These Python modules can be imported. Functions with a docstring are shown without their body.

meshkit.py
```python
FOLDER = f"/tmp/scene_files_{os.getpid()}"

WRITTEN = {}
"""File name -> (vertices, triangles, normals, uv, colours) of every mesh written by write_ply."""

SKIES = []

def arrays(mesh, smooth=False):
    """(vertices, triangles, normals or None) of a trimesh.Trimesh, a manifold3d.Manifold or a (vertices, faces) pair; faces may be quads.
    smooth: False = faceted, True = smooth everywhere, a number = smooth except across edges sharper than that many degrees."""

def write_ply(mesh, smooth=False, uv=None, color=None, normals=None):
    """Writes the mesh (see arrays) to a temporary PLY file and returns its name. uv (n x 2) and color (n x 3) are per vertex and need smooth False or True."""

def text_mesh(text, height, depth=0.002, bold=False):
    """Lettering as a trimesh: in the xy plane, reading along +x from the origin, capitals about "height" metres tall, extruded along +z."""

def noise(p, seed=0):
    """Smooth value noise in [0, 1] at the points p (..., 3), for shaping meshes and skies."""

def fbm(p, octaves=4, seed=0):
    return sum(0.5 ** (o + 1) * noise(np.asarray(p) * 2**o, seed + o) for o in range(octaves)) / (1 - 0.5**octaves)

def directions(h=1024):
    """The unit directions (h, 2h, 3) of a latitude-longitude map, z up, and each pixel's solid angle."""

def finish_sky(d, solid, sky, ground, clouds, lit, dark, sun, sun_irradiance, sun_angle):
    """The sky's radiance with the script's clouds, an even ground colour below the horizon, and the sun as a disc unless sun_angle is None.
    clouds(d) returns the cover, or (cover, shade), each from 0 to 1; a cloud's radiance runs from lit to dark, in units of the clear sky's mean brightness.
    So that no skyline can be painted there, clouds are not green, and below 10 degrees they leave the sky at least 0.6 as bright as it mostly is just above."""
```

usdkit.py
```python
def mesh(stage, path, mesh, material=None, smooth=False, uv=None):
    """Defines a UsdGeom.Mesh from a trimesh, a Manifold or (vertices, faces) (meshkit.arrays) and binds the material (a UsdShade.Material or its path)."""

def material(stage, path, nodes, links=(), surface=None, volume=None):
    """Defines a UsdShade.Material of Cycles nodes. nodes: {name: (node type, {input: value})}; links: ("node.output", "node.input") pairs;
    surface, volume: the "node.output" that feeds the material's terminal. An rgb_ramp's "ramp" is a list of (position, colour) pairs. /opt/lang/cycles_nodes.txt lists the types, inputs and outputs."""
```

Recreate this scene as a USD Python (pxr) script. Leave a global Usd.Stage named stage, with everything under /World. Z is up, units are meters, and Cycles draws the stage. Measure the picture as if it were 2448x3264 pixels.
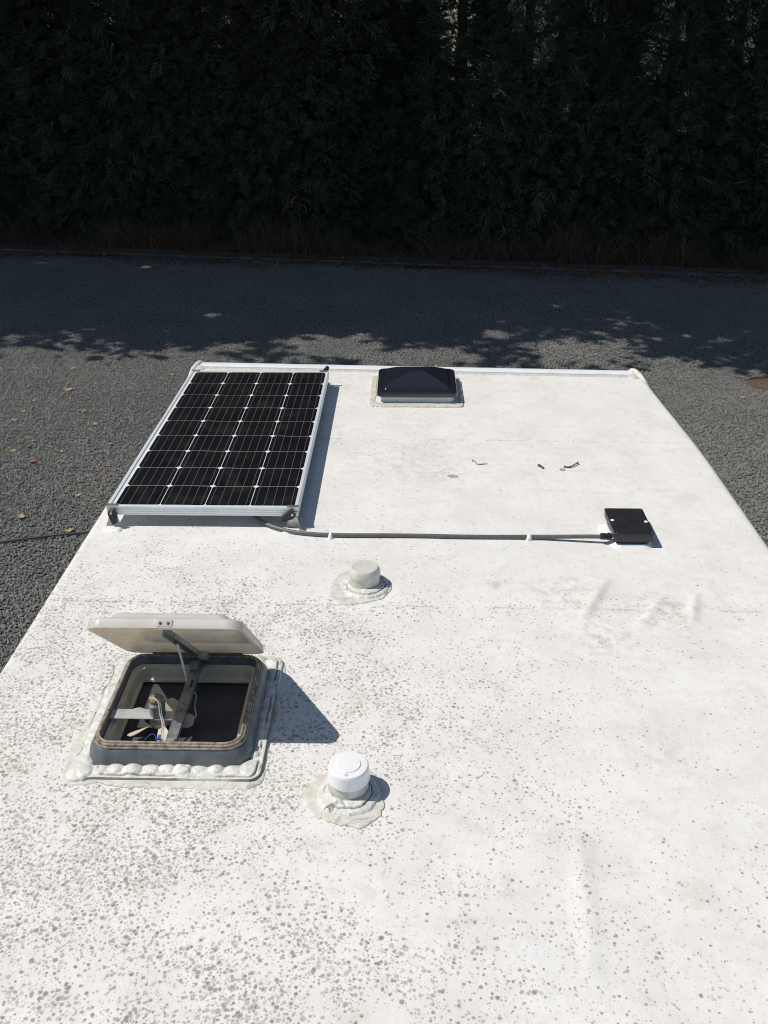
import math, random
import numpy as np, trimesh, usdkit, meshkit
from pxr import Usd, UsdGeom, UsdLux, UsdShade, Gf, Sdf, Vt

stage = Usd.Stage.CreateInMemory()
UsdGeom.SetStageUpAxis(stage, UsdGeom.Tokens.z)
UsdGeom.SetStageMetersPerUnit(stage, 1.0)
UsdGeom.Xform.Define(stage, '/World')
UsdGeom.Scope.Define(stage, '/World/Looks')
random.seed(7)
H = 2.6                      # height of the trailer roof above the gravel

# ------------------------------------------------------------------ camera, sky, sun, exposure
cam = UsdGeom.Camera.Define(stage, '/World/camera')
Fw = np.array([-0.01935524, 0.88746746, -0.46046377])
Rt = np.array([9.99770322e-01, 2.14184228e-02, -7.44128543e-04])
Up = np.array([-0.00920202, 0.46037241, 0.88767819])
Cp = np.array([1.0079503, -4.31029411, 4.15398009])
cam.AddTransformOp().Set(Gf.Matrix4d(*[float(x) for x in (*Rt, 0, *Up, 0, *(-Fw), 0, *Cp, 1)]))
cam.CreateHorizontalApertureAttr(24.0)
cam.CreateVerticalApertureAttr(32.0)
cam.CreateFocalLengthAttr(29.04)
cam.CreateClippingRangeAttr(Gf.Vec2f(0.05, 500))
cam.CreateExposureAttr(-0.39)

SUN = np.array([-0.65, -0.02, 1.0]); SUN /= np.linalg.norm(SUN)
sun_el, sun_rot = math.asin(SUN[2]), math.atan2(SUN[0], SUN[1])
dome = UsdLux.DomeLight.Define(stage, '/World/sky')
dome.GetPrim().SetCustomDataByKey('kind', 'structure')
skym = usdkit.material(stage, '/World/Looks/sky', {
    'sky': ('sky_texture', {'sky_type': 'single_scattering', 'sun_disc': False, 'sun_elevation': sun_el, 'sun_rotation': sun_rot, 'air_density': 1.0, 'aerosol_density': 0.6}),
    'bg': ('background_shader', {'strength': 0.10})}, [('sky.color', 'bg.color')], surface='bg.background')
UsdShade.MaterialBindingAPI.Apply(dome.GetPrim()).Bind(skym)
sun = UsdLux.DistantLight.Define(stage, '/World/sun')
sun.CreateIntensityAttr(1.25)
sun.CreateAngleAttr(0.5)
sun.CreateColorAttr(Gf.Vec3f(1.0, 0.945, 0.86))
sun.GetPrim().CreateAttribute('inputs:normalize', Sdf.ValueTypeNames.Bool).Set(True)
sz = SUN; sx = np.cross([0, 1, 0], sz); sx /= np.linalg.norm(sx); sy = np.cross(sz, sx)
sun.AddTransformOp().Set(Gf.Matrix4d(*[float(x) for x in (*sx, 0, *sy, 0, *sz, 0, 0, 0, 0, 1)]))

# ------------------------------------------------------------------ helpers: prims
used = {}
def numbered(path):
    k = used.get(path, -1) + 1
    used[path] = k
    return path if k == 0 else f'{path}_{k:03d}'
def pathof(parent):
    return '/World' if parent is None else str(parent.GetPath())
def tag(p, label=None, cat=None, group=None, kind=None):
    for k, v in (('label', label), ('category', cat), ('group', group), ('kind', kind)):
        if v: p.SetCustomDataByKey(k, v)
    return p
def obj(name, mesh, mat, parent=None, smooth=30, label=None):
    path = numbered(pathof(parent) + '/' + name)
    p = usdkit.mesh(stage, path, mesh, mat, smooth=smooth).GetPrim()
    if label: p.SetCustomDataByKey('label', label)
    return p
def thing(name, label, cat, loc=(0, 0, 0), rotz=0, group=None, kind=None):
    x = UsdGeom.Xform.Define(stage, numbered('/World/' + name))
    x.AddTranslateOp().Set(Gf.Vec3d(*map(float, loc)))
    if rotz: x.AddRotateZOp().Set(float(rotz))
    return tag(x.GetPrim(), label, cat, group, kind)
def copy(root, loc, rotz=0, scale=1.0, label=None, group=None, rotx=0, roty=0):
    was = root.GetCustomData()
    name = root.GetName()
    x = UsdGeom.Xform.Define(stage, numbered('/World/' + (name if root.GetPath().GetParentPath() == Sdf.Path('/World') else name)))
    x.GetPrim().GetReferences().AddInternalReference(root.GetPath())
    x.ClearXformOpOrder()
    p = x.GetPrim()
    x.AddTransformOp(opSuffix='place').Set(
        Gf.Matrix4d().SetScale(Gf.Vec3d(*( [scale]*3 if np.ndim(scale)==0 else scale))) *
        Gf.Matrix4d().SetRotate(Gf.Rotation(Gf.Vec3d(1,0,0), rotx)) * Gf.Matrix4d().SetRotate(Gf.Rotation(Gf.Vec3d(0,1,0), roty)) *
        Gf.Matrix4d().SetRotate(Gf.Rotation(Gf.Vec3d(0, 0, 1), rotz)) * Gf.Matrix4d().SetTranslate(Gf.Vec3d(*map(float, loc))))
    p.SetInstanceable(True)
    tag(p, label or was.get('label'), was.get('category'), group or was.get('group'))
    return p
def klass(name):
    return stage.CreateClassPrim('/World/' + name)

# ------------------------------------------------------------------ helpers: shapes
cat = trimesh.util.concatenate
def cbox(lo, hi, b=0.002):
    lo, hi = np.array(lo, float), np.array(hi, float)
    b = min(b, 0.45 * (hi - lo).min())
    pts = []
    for c in np.ndindex(2, 2, 2):
        base = np.where(c, hi, lo)
        s = np.where(c, -1, 1) * b
        for k in range(3):
            q = base + s; q[k] = base[k]
            pts.append(q)
    return trimesh.convex.convex_hull(np.array(pts))
def loft(rings, close=True, cap0=False, cap1=False):
    n = len(rings[0]); v = np.vstack(rings); f = []
    for i in range(len(rings) - 1):
        a, b = i * n, (i + 1) * n
        for j in range(n if close else n - 1):
            k = (j + 1) % n
            f += [[a + j, a + k, b + k], [a + j, b + k, b + j]]
    v = list(v)
    if cap0:
        c = len(v); v.append(np.mean(rings[0], 0)); f += [[c, (j + 1) % n, j] for j in range(n)]
    if cap1:
        c = len(v); v.append(np.mean(rings[-1], 0)); o = (len(rings) - 1) * n; f += [[c, o + j, o + (j + 1) % n] for j in range(n)]
    return trimesh.Trimesh(np.array(v), np.array(f), process=False)
def rr(x0, x1, y0, y1, r, z, n=6):
    """A rounded rectangle, counter-clockwise, at height z."""
    pts = []
    for cx, cy, a0 in ((x1 - r, y0 + r, -90), (x1 - r, y1 - r, 0), (x0 + r, y1 - r, 90), (x0 + r, y0 + r, 180)):
        for t in np.linspace(a0, a0 + 90, n + 1):
            pts.append((cx + r * math.cos(math.radians(t)), cy + r * math.sin(math.radians(t)), z))
    return np.array(pts)
def circ(r, z, n=40, c=(0, 0)):
    t = np.linspace(0, 2 * np.pi, n, endpoint=False)
    return np.c_[c[0] + r * np.cos(t), c[1] + r * np.sin(t), np.full(n, z)]
def lathe(prof, n=40, c=(0, 0), cap0=True, cap1=True):
    return loft([circ(max(r, 1e-4), z, n, c) for r, z in prof], cap0=cap0, cap1=cap1)
def tube(path, r, n=10, closed=False):
    path = np.array(path, float); rings = []
    m = len(path); u = None
    for i in range(m):
        if closed: t = path[(i + 1) % m] - path[i - 1]
        else: t = path[min(i + 1, m - 1)] - path[max(i - 1, 0)]
        t /= np.linalg.norm(t)
        if u is None:
            u = np.cross(t, [0, 0, 1] if abs(t[2]) < .9 else [1, 0, 0])
        u = u - t * (u @ t); u /= np.linalg.norm(u)
        w = np.cross(t, u)
        rad = r[i] if np.ndim(r) else r
        a = np.linspace(0, 2 * np.pi, n, endpoint=False)
        rings.append(path[i] + rad * (np.cos(a)[:, None] * u + np.sin(a)[:, None] * w))
    if closed: rings.append(rings[0])
    return loft(rings, cap0=not closed, cap1=not closed)
def spline(pts, n=60):
    from scipy.interpolate import CubicSpline
    pts = np.array(pts, float); d = np.r_[0, np.cumsum(np.linalg.norm(np.diff(pts, axis=0), axis=1))]
    return CubicSpline(d, pts)(np.linspace(0, d[-1], n))
def field(fn, x0, x1, y0, y1, res):
    """A patch z = H + fn(x, y) kept where fn > 0, its rim sunk just below the roof."""
    nx, ny = int((x1 - x0) / res) + 1, int((y1 - y0) / res) + 1
    X, Y = np.meshgrid(np.linspace(x0, x1, nx), np.linspace(y0, y1, ny), indexing='ij')
    h = fn(X, Y)
    z = H + np.where(h > 0, h, -0.003)
    v = np.c_[X.ravel(), Y.ravel(), z.ravel()]
    idx = np.arange(nx * ny).reshape(nx, ny)
    q = np.stack([idx[:-1, :-1], idx[1:, :-1], idx[1:, 1:], idx[:-1, 1:]], -1).reshape(-1, 4)
    q = q[(h.ravel()[q] > 0).any(1)]
    f = np.vstack([q[:, [0, 1, 2]], q[:, [0, 2, 3]]])
    uq, inv = np.unique(f, return_inverse=True)
    return trimesh.Trimesh(v[uq], inv.reshape(-1, 3), process=False)
def fbm2(X, Y, s, seed=0, octv=4):
    return meshkit.fbm(np.stack([X * s, Y * s, np.zeros_like(X) + seed * 7.3], -1), octv, seed)
def sstep(a, b, x):
    t = np.clip((x - a) / (b - a), 0, 1)
    return t * t * (3 - 2 * t)
def segd(X, Y, a, b):
    ax, ay = a; bx, by = b
    t = np.clip(((X - ax) * (bx - ax) + (Y - ay) * (by - ay)) / ((bx - ax) ** 2 + (by - ay) ** 2), 0, 1)
    return np.hypot(X - ax - t * (bx - ax), Y - ay - t * (by - ay)), t
def rrd(X, Y, x0, x1, y0, y1, r):
    """Signed distance to a rounded rectangle."""
    cx, cy, hx, hy = (x0 + x1) / 2, (y0 + y1) / 2, (x1 - x0) / 2 - r, (y1 - y0) / 2 - r
    qx, qy = np.abs(X - cx) - hx, np.abs(Y - cy) - hy
    return np.hypot(np.maximum(qx, 0), np.maximum(qy, 0)) + np.minimum(np.maximum(qx, qy), 0) - r

# ------------------------------------------------------------------ materials
def mat(name, nodes, links, surface):
    return usdkit.material(stage, '/World/Looks/' + name, nodes, links, surface=surface)
def simple(name, col, rough=0.5, metal=0.0, var=0.12, scale=30.0, bump=0.0, bscale=200.0, col2=None, detail=4, **extra):
    """Principled with colour mottling from noise in object space and optional fine relief."""
    c1 = np.array(col, float); c2 = np.array(col2, float) if col2 is not None else c1 * (1 - var * 2)
    nodes = {'geo': ('geometry', {}),
             'n': ('noise_texture', {'scale': scale, 'detail': float(detail), 'roughness': 0.6}),
             'r': ('rgb_ramp', {'ramp': [(0.3, tuple(c2)), (0.62, tuple(c1))]}),
             'p': ('principled_bsdf', {'roughness': rough, 'metallic': metal, **extra})}
    links = [('geo.position', 'n.vector'), ('n.fac', 'r.fac'), ('r.color', 'p.base_color')]
    if bump:
        nodes['bn'] = ('noise_texture', {'scale': bscale, 'detail': 3.0})
        nodes['b'] = ('bump', {'strength': 1.0, 'distance': bump})
        links += [('geo.position', 'bn.vector'), ('bn.fac', 'b.height'), ('b.normal', 'p.normal')]
    return mat(name, nodes, links, 'p.BSDF')

class G:
    """A small builder for node graphs."""
    def __init__(s): s.n, s.l, s.k = {}, [], 0
    def add(s, kind, out, links=None, **inp):
        s.k += 1; nm = f'{kind}_{s.k}'
        s.n[nm] = (kind, inp)
        for i, src in (links or {}).items(): s.l.append((src, f'{nm}.{i}'))
        return f'{nm}.{out}'
    def m(s, op, a, b=None, c=None, clamp=False):
        inp, ln = {'math_type': op, 'use_clamp': clamp}, {}
        for nm, v in (('value1', a), ('value2', b), ('value3', c)):
            if v is None: continue
            if isinstance(v, str): ln[nm] = v
            else: inp[nm] = float(v)
        return s.add('math', 'value', ln, **inp)
    def remap(s, v, a, b, c=0.0, d=1.0, kind='smoothstep'):
        return s.add('map_range', 'result', {'value': v}, range_type=kind, from_min=float(a), from_max=float(b), to_min=float(c), to_max=float(d), clamp=True)
    def mix(s, fac, a, b, mode='mix'):
        inp, ln = {'mix_type': mode}, {}
        for nm, v in (('fac', fac), ('color1', a), ('color2', b)):
            if isinstance(v, str): ln[nm] = v
            elif np.ndim(v) == 0: inp[nm] = float(v)
            else: inp[nm] = tuple(v)
        return s.add('mix', 'color', ln, **inp)
    def noise(s, vec, scale, detail=3.0, rough=0.55, out='fac', dist=0.0):
        return s.add('noise_texture', out, {'vector': vec}, scale=float(scale), detail=float(detail), roughness=float(rough), distortion=float(dist))
    def make(s, name, surf): return mat(name, s.n, s.l, surf)

def roof_material():
    g = G()
    pos = g.add('geometry', 'position')
    sep = g.add('separate_xyz', 'x', {'vector': pos}); sx_ = sep; sy_ = sep[:-1] + 'y'
    flat = g.add('combine_xyz', 'vector', {'x': sx_, 'y': sy_}, z=0.0)
    wob = g.noise(flat, 330, 2, out='color')
    wv = g.add('vector_math', 'vector', {'vector1': wob}, math_type='multiply_add', vector2=(0.0042, 0.0042, 0.0), vector3=(0, 0, 0))
    p2 = g.add('vector_math', 'vector', {'vector1': flat, 'vector2': wv}, math_type='add')
    # how densely the mildew spots lie: towards the near left, with clumps and a band along a seam
    gx = g.remap(sx_, 1.65, 0.2)
    gy = g.remap(sy_, -1.45, -2.35)
    big = g.noise(flat, 2.6, 3)
    mid = g.noise(flat, 9.0, 3)
    near = g.remap(sy_, -2.35, -3.1)
    d = g.m('multiply_add', gx, 0.80, 0.105)
    d = g.m('multiply', d, g.m('multiply_add', gy, 0.84, 0.16))
    d = g.m('add', d, g.m('multiply', g.m('multiply', near, 0.06), g.m('subtract', 1.0, gx)))
    d = g.m('multiply', d, g.remap(big, 0.3, 0.62, 0.4, 1.25))
    d = g.m('multiply', d, g.remap(mid, 0.3, 0.62, 0.35, 1.35))
    for y0, wdt, amp in ((-1.94, 0.075, 0.20), (-0.66, 0.075, 0.13)):
        dd = g.m('absolute', g.m('subtract', sy_, y0))
        band = g.m('multiply', g.remap(dd, wdt, 0.0), amp)
        band = g.m('multiply', band, g.remap(sx_, 1.9, 1.4, 0.4, 1.0))
        d = g.m('add', d, g.m('multiply', band, g.remap(mid, 0.35, 0.6, 0.4, 1.4)))
    mask = None
    for sc, gain, rmax, soft, seed in ((66.0, 1.05, 0.38, 0.17, 0.0), (95.0, 1.05, 0.36, 0.18, 3.7), (56.0, 0.62, 0.36, 0.15, 9.1), (76.0, 1.0, 0.35, 0.17, 14.3), (165.0, 0.8, 0.34, 0.2, 5.2)):
        off = g.add('vector_math', 'vector', {'vector1': p2}, math_type='add', vector2=(seed, seed * 1.7, 0))
        v = g.add('voronoi_texture', 'distance', {'vector': off}, dimensions='2D', feature='f1', scale=sc, randomness=1.0)
        col = v.rsplit('.', 1)[0] + '.color'
        rnd = g.add('separate_color', 'r', {'color': col}, color_type='rgb')
        rn2 = rnd[:-1] + 'g'
        amt = g.m('subtract', g.m('multiply', d, gain), rnd)            # > 0 where the cell carries a spot
        on = g.m('greater_than', amt, 0.0)
        rad = g.m('multiply_add', rn2, rmax * 0.62, rmax * 0.38)
        rad = g.m('multiply', rad, g.remap(amt, 0.0, 0.35, 0.7, 1.1, 'linear'))
        e = g.m('subtract', rad, v)
        s = g.m('multiply', g.m('divide', e, soft, clamp=True), on)
        s = g.m('multiply', s, g.m('multiply_add', rnd[:-1] + 'b', 0.6, 0.4))
        mask = s if mask is None else g.m('maximum', mask, s)
    # base colour: slightly dirty white, faint tan stains
    n1 = g.noise(flat, 5.0, 5, 0.6)
    base = g.mix(g.remap(n1, 0.35, 0.68), (0.80, 0.788, 0.758), (0.735, 0.72, 0.688))
    n2 = g.noise(flat, 28.0, 4, 0.65)
    base = g.mix(g.m('multiply', g.remap(n2, 0.48, 0.72), 0.36), base, (0.62, 0.60, 0.57))
    n3 = g.noise(flat, 7.5, 3, 0.6, dist=0.6)
    tan = g.m('multiply', g.remap(n3, 0.58, 0.74), 0.40)
    base = g.mix(tan, base, (0.58, 0.53, 0.44))
    n5 = g.noise(flat, 1.7, 3)
    base = g.mix(g.m('multiply', g.remap(n5, 0.5, 0.7), 0.2), base, (0.74, 0.74, 0.76))
    for px_, py_, rad_, amt_ in ((1.53, -1.86, 0.16, 0.5), (1.80, -1.95, 0.15, 0.55), (1.31, -1.80, 0.06, 0.6), (1.05, -0.85, 0.30, 0.28), (1.18, -1.0, 0.12, 0.3), (1.6, -2.08, 0.14, 0.4), (1.22, -2.98, 0.05, 0.35), (1.65, -2.55, 0.12, 0.25), (1.02, -0.33, 0.10, 0.35)):
        dist = g.add('vector_math', 'value', {'vector1': flat}, math_type='distance', vector2=(px_, py_, 0.0))
        st = g.m('multiply', g.remap(dist, rad_, rad_ * 0.2), g.remap(n2, 0.42, 0.62, 0.0, amt_))
        base = g.mix(st, base, (0.50, 0.46, 0.37))
    stk = g.add('mapping', 'vector', {'vector': flat}, mapping_type='point', scale=(4.0, 26.0, 1.0))
    base = g.mix(g.m('multiply', g.remap(g.noise(stk, 1.0, 4, 0.6), 0.52, 0.75), 0.16), base, (0.52, 0.50, 0.46))
    for y0 in (-1.935, -0.64):
        dd = g.m('absolute', g.m('subtract', sy_, g.m('multiply_add', sx_, -0.01, y0 + 0.01)))
        ln = g.m('multiply', g.remap(dd, 0.006, 0.001), g.remap(mid, 0.42, 0.62, 0.0, 0.5))
        base = g.mix(ln, base, (0.42, 0.40, 0.37))
    spotc = g.mix(g.noise(flat, 60, 2), (0.165, 0.15, 0.125), (0.28, 0.26, 0.222))
    colr = g.mix(g.m('multiply', mask, 0.9), base, spotc)
    bn = g.noise(flat, 320, 3)
    b1 = g.add('bump', 'normal', {'height': bn}, strength=0.5, distance=0.0006)
    bn2 = g.noise(flat, 14, 3)
    b2 = g.add('bump', 'normal', {'height': bn2, 'normal': b1}, strength=1.0, distance=0.004)
    p = g.add('principled_bsdf', 'BSDF', {'base_color': colr, 'normal': b2}, roughness=0.55, ior=1.4)
    return g.make('roof_membrane', p)
M = {}
M['roof'] = roof_material()
M['wall'] = simple('white_siding', (0.74, 0.73, 0.70), 0.4, var=0.05, scale=4)
M['trim'] = simple('white_trim', (0.80, 0.83, 0.85), 0.35, 0.0, var=0.05, scale=12)
M['cap'] = simple('corner_cap_white', (0.74, 0.72, 0.66), 0.5, var=0.12, scale=40, bump=0.001, bscale=120)
M['oldseal'] = simple('old_sealant', (0.64, 0.62, 0.55), 0.65, var=0.15, scale=45, bump=0.0012, bscale=160, col2=(0.46, 0.43, 0.37))
M['freshseal'] = simple('fresh_white_sealant', (0.82, 0.83, 0.82), 0.4, var=0.03, scale=40, bump=0.0008, bscale=90)

def sealant_material(name, c1, c2, dirtcol):
    g = G()
    pos = g.add('geometry', 'position')
    n = g.noise(pos, 38, 5, 0.62)
    c = g.mix(g.remap(n, 0.36, 0.66), c1, c2)
    n2 = g.noise(pos, 150, 3)
    c = g.mix(g.m('multiply', g.remap(n2, 0.56, 0.75), 0.35), c, dirtcol)
    at_ = g.add('attribute', 'fac', attribute='dirt')
    c = g.mix(at_, c, dirtcol)
    bn = g.noise(pos, 110, 4)
    b = g.add('bump', 'normal', {'height': bn}, strength=0.8, distance=0.0012)
    p = g.add('principled_bsdf', 'BSDF', {'base_color': c, 'normal': b}, roughness=0.5)
    return g.make(name, p)
M['seal'] = sealant_material('lap_sealant', (0.72, 0.72, 0.68), (0.60, 0.60, 0.55), (0.11, 0.10, 0.085))
M['skirt'] = sealant_material('thin_sealant', (0.69, 0.68, 0.62), (0.58, 0.57, 0.50), (0.17, 0.16, 0.13))

M['alu'] = simple('aluminium_frame', (0.80, 0.83, 0.85), 0.42, 0.3, var=0.04, scale=20)
M['backsheet'] = simple('panel_backsheet', (0.74, 0.77, 0.80), 0.4, var=0.02)
M['busbar'] = simple('busbar_silver', (0.30, 0.31, 0.33), 0.5, 0.3, var=0.02)
M['steel'] = simple('stainless_steel', (0.62, 0.61, 0.58), 0.3, 0.8, var=0.15, scale=60)
M['blackplastic'] = simple('black_plastic', (0.018, 0.018, 0.019), 0.45, var=0.1, bump=0.0004, bscale=300)
M['boxplastic'] = simple('box_black_plastic', (0.022, 0.023, 0.026), 0.42, var=0.15, scale=25, bump=0.0003, bscale=250)
def cell_material():
    g = G()
    r = g.add('object_info', 'random')
    pos = g.add('geometry', 'position')
    n = g.noise(pos, 90, 3)
    c = g.mix(g.m('multiply_add', r, 0.5, g.m('multiply', n, 0.5)), (0.0055, 0.0055, 0.008), (0.010, 0.009, 0.011))
    c = g.mix(g.m('multiply', g.remap(g.noise(pos, 9, 5, 0.7), 0.45, 0.75), 0.035), c, (0.4, 0.38, 0.34))
    p = g.add('principled_bsdf', 'BSDF', {'base_color': c}, roughness=0.5, ior=1.2)
    return g.make('silicon_cell', p)
M['cell'] = cell_material()
g = G()
fr = g.add('fresnel', 'fac', IOR=1.14)
tr = g.add('transparent_bsdf', 'BSDF', color=(0.97, 0.98, 0.98))
gl = g.add('glossy_bsdf', 'BSDF', color=(1, 1, 1), roughness=0.12)
M['glass'] = g.make('panel_glass', g.add('mix_closure', 'closure', {'fac': fr, 'closure1': tr, 'closure2': gl}))
M['cable'] = simple('grey_cable', (0.13, 0.13, 0.128), 0.42, var=0.12, scale=60)
M['hose'] = simple('black_rubber_cable', (0.055, 0.055, 0.056), 0.5, var=0.1)
M['pvcwhite'] = simple('white_cap_plastic', (0.84, 0.85, 0.85), 0.33, var=0.02, scale=20)
M['pvcold'] = simple('aged_cap_plastic', (0.63, 0.62, 0.55), 0.5, var=0.08, scale=40, bump=0.0005, bscale=160)
M['pvcgrey'] = simple('dull_white_pipe', (0.64, 0.63, 0.58), 0.5, var=0.12, scale=40)
M['dimple'] = simple('pale_dimple', (0.6, 0.62, 0.62), 0.5)
M['ventmetal'] = simple('grey_painted_metal', (0.15, 0.17, 0.185), 0.42, 0.2, var=0.2, scale=22, bump=0.0008, bscale=40)
M['flange'] = simple('dirty_flange', (0.26, 0.25, 0.225), 0.6, 0.1, var=0.25, scale=60)
M['rust'] = simple('rusty_rim', (0.37, 0.335, 0.275), 0.65, 0.1, scale=70, col2=(0.105, 0.062, 0.038), detail=6, bump=0.0006, bscale=200)
M['cream'] = simple('cream_garnish', (0.66, 0.62, 0.48), 0.55, var=0.14, scale=18)
M['dark'] = simple('dark_interior', (0.15, 0.15, 0.19), 0.7, var=0.2, scale=5)
M['lintel'] = simple('interior_panel', (0.30, 0.28, 0.25), 0.6, var=0.2, scale=3)
M['zinc'] = simple('galvanised_strap', (0.56, 0.58, 0.58), 0.42, 0.35, var=0.12, scale=40)
M['bar'] = simple('grey_galvanised_bar', (0.30, 0.315, 0.32), 0.45, 0.5, var=0.3, scale=50)
M['blade'] = simple('ivory_fan_blade', (0.66, 0.60, 0.50), 0.5, var=0.12, scale=40)
M['motor'] = simple('motor_can', (0.22, 0.225, 0.22), 0.45, 0.5, var=0.25, scale=60)
M['motorrust'] = simple('rusty_motor_cap', (0.34, 0.26, 0.15), 0.75, var=0.3, scale=120, col2=(0.07, 0.05, 0.035), bump=0.002, bscale=200)
M['wire'] = simple('white_wire', (0.55, 0.54, 0.52), 0.5)
M['blue'] = simple('blue_connector', (0.04, 0.10, 0.42), 0.4)
M['screw'] = simple('rusty_screw', (0.26, 0.09, 0.035), 0.7, var=0.3, scale=300)
M['hinge'] = simple('brown_hinge', (0.13, 0.105, 0.085), 0.6, 0.3, var=0.25, scale=80)
g = G()
pos = g.add('geometry', 'position')
n = g.noise(pos, 14, 4)
col = g.mix(g.remap(n, 0.35, 0.65), (0.80, 0.80, 0.79), (0.73, 0.72, 0.69))
pr = g.add('principled_bsdf', 'BSDF', {'base_color': col}, roughness=0.38)
tl = g.add('translucent_bsdf', 'BSDF', color=(0.92, 0.88, 0.80))
M['lid'] = g.make('translucent_white_lid', g.add('mix_closure', 'closure', {'closure1': pr, 'closure2': tl}, fac=0.42))
g = G()
pos = g.add('geometry', 'position')
n = g.noise(pos, 22, 5, 0.65)
col = g.mix(g.remap(n, 0.35, 0.7), (0.84, 0.78, 0.68), (0.68, 0.61, 0.52))
pr = g.add('principled_bsdf', 'BSDF', {'base_color': col}, roughness=0.5)
tl = g.add('translucent_bsdf', 'BSDF', {'color': col})
M['lidin'] = g.make('grimy_lid_underside', g.add('mix_closure', 'closure', {'closure1': pr, 'closure2': tl}, fac=0.5))
def smoked():
    g = G()
    pos = g.add('geometry', 'position')
    n = g.noise(pos, 40, 4)
    c = g.mix(n, (0.011, 0.013, 0.018), (0.020, 0.023, 0.031))
    n2 = g.noise(pos, 160, 2)
    c = g.mix(g.remap(n2, 0.74, 0.78), c, (0.3, 0.3, 0.3))
    p = g.add('principled_bsdf', 'BSDF', {'base_color': c, 'roughness': g.m('multiply_add', n, 0.10, 0.06)}, ior=1.65)
    return g.make('smoked_black_lid', p)
M['smoked'] = smoked()
M['ventwhite'] = simple('white_vent_base', (0.78, 0.775, 0.75), 0.45, var=0.06, scale=30)

def leafmat(name, cols, transl=0.35, rough=0.5, tcol=None):
    g = G()
    r = g.add('geometry', 'random_per_island'); o = g.add('object_info', 'random')
    rr_ = g.m('fraction', g.m('add', r, o))
    c = g.add('rgb_ramp', 'color', {'fac': rr_}, ramp=[(i / (len(cols) - 1), c) for i, c in enumerate(cols)])
    p = g.add('principled_bsdf', 'BSDF', {'base_color': c}, roughness=rough)
    t = g.add('translucent_bsdf', 'BSDF', {'color': c})
    return g.make(name, g.add('mix_closure', 'closure', {'closure1': p, 'closure2': t}, fac=transl))
M['conifer'] = leafmat('conifer_needles', [(0.066, 0.086, 0.060), (0.110, 0.130, 0.080), (0.085, 0.112, 0.078), (0.130, 0.128, 0.082)], 0.15, 0.6)
M['oakleaf'] = leafmat('broad_leaves', [(0.030, 0.055, 0.016), (0.055, 0.085, 0.024), (0.040, 0.070, 0.020)], 0.25, 0.45)
M['bark'] = simple('bark', (0.11, 0.085, 0.065), 0.85, var=0.3, scale=12, bump=0.02, bscale=20)
M['drygrass'] = leafmat('dry_grass', [(0.12, 0.070, 0.048), (0.19, 0.125, 0.085), (0.09, 0.055, 0.042), (0.16, 0.092, 0.062)], 0.2, 0.7)
M['litter'] = leafmat('leaf_litter', [(0.16, 0.075, 0.04), (0.26, 0.14, 0.07), (0.11, 0.055, 0.035), (0.30, 0.20, 0.12)], 0.1, 0.7)
M['pebble'] = None
g = G()
r = g.add('geometry', 'random_per_island')
rr_ = r
c = g.add('rgb_ramp', 'color', {'fac': rr_}, ramp=[(0, (0.17, 0.175, 0.165)), (0.4, (0.31, 0.312, 0.29)), (0.75, (0.40, 0.40, 0.37)), (0.9, (0.42, 0.40, 0.35)), (0.97, (0.52, 0.49, 0.43)), (1, (0.24, 0.20, 0.16))])
pos = g.add('geometry', 'position')
c = g.mix(0.35, c, g.mix(g.remap(g.noise(pos, 0.8, 3), 0.35, 0.65), (0.24, 0.245, 0.23), (0.36, 0.34, 0.30)))
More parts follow.
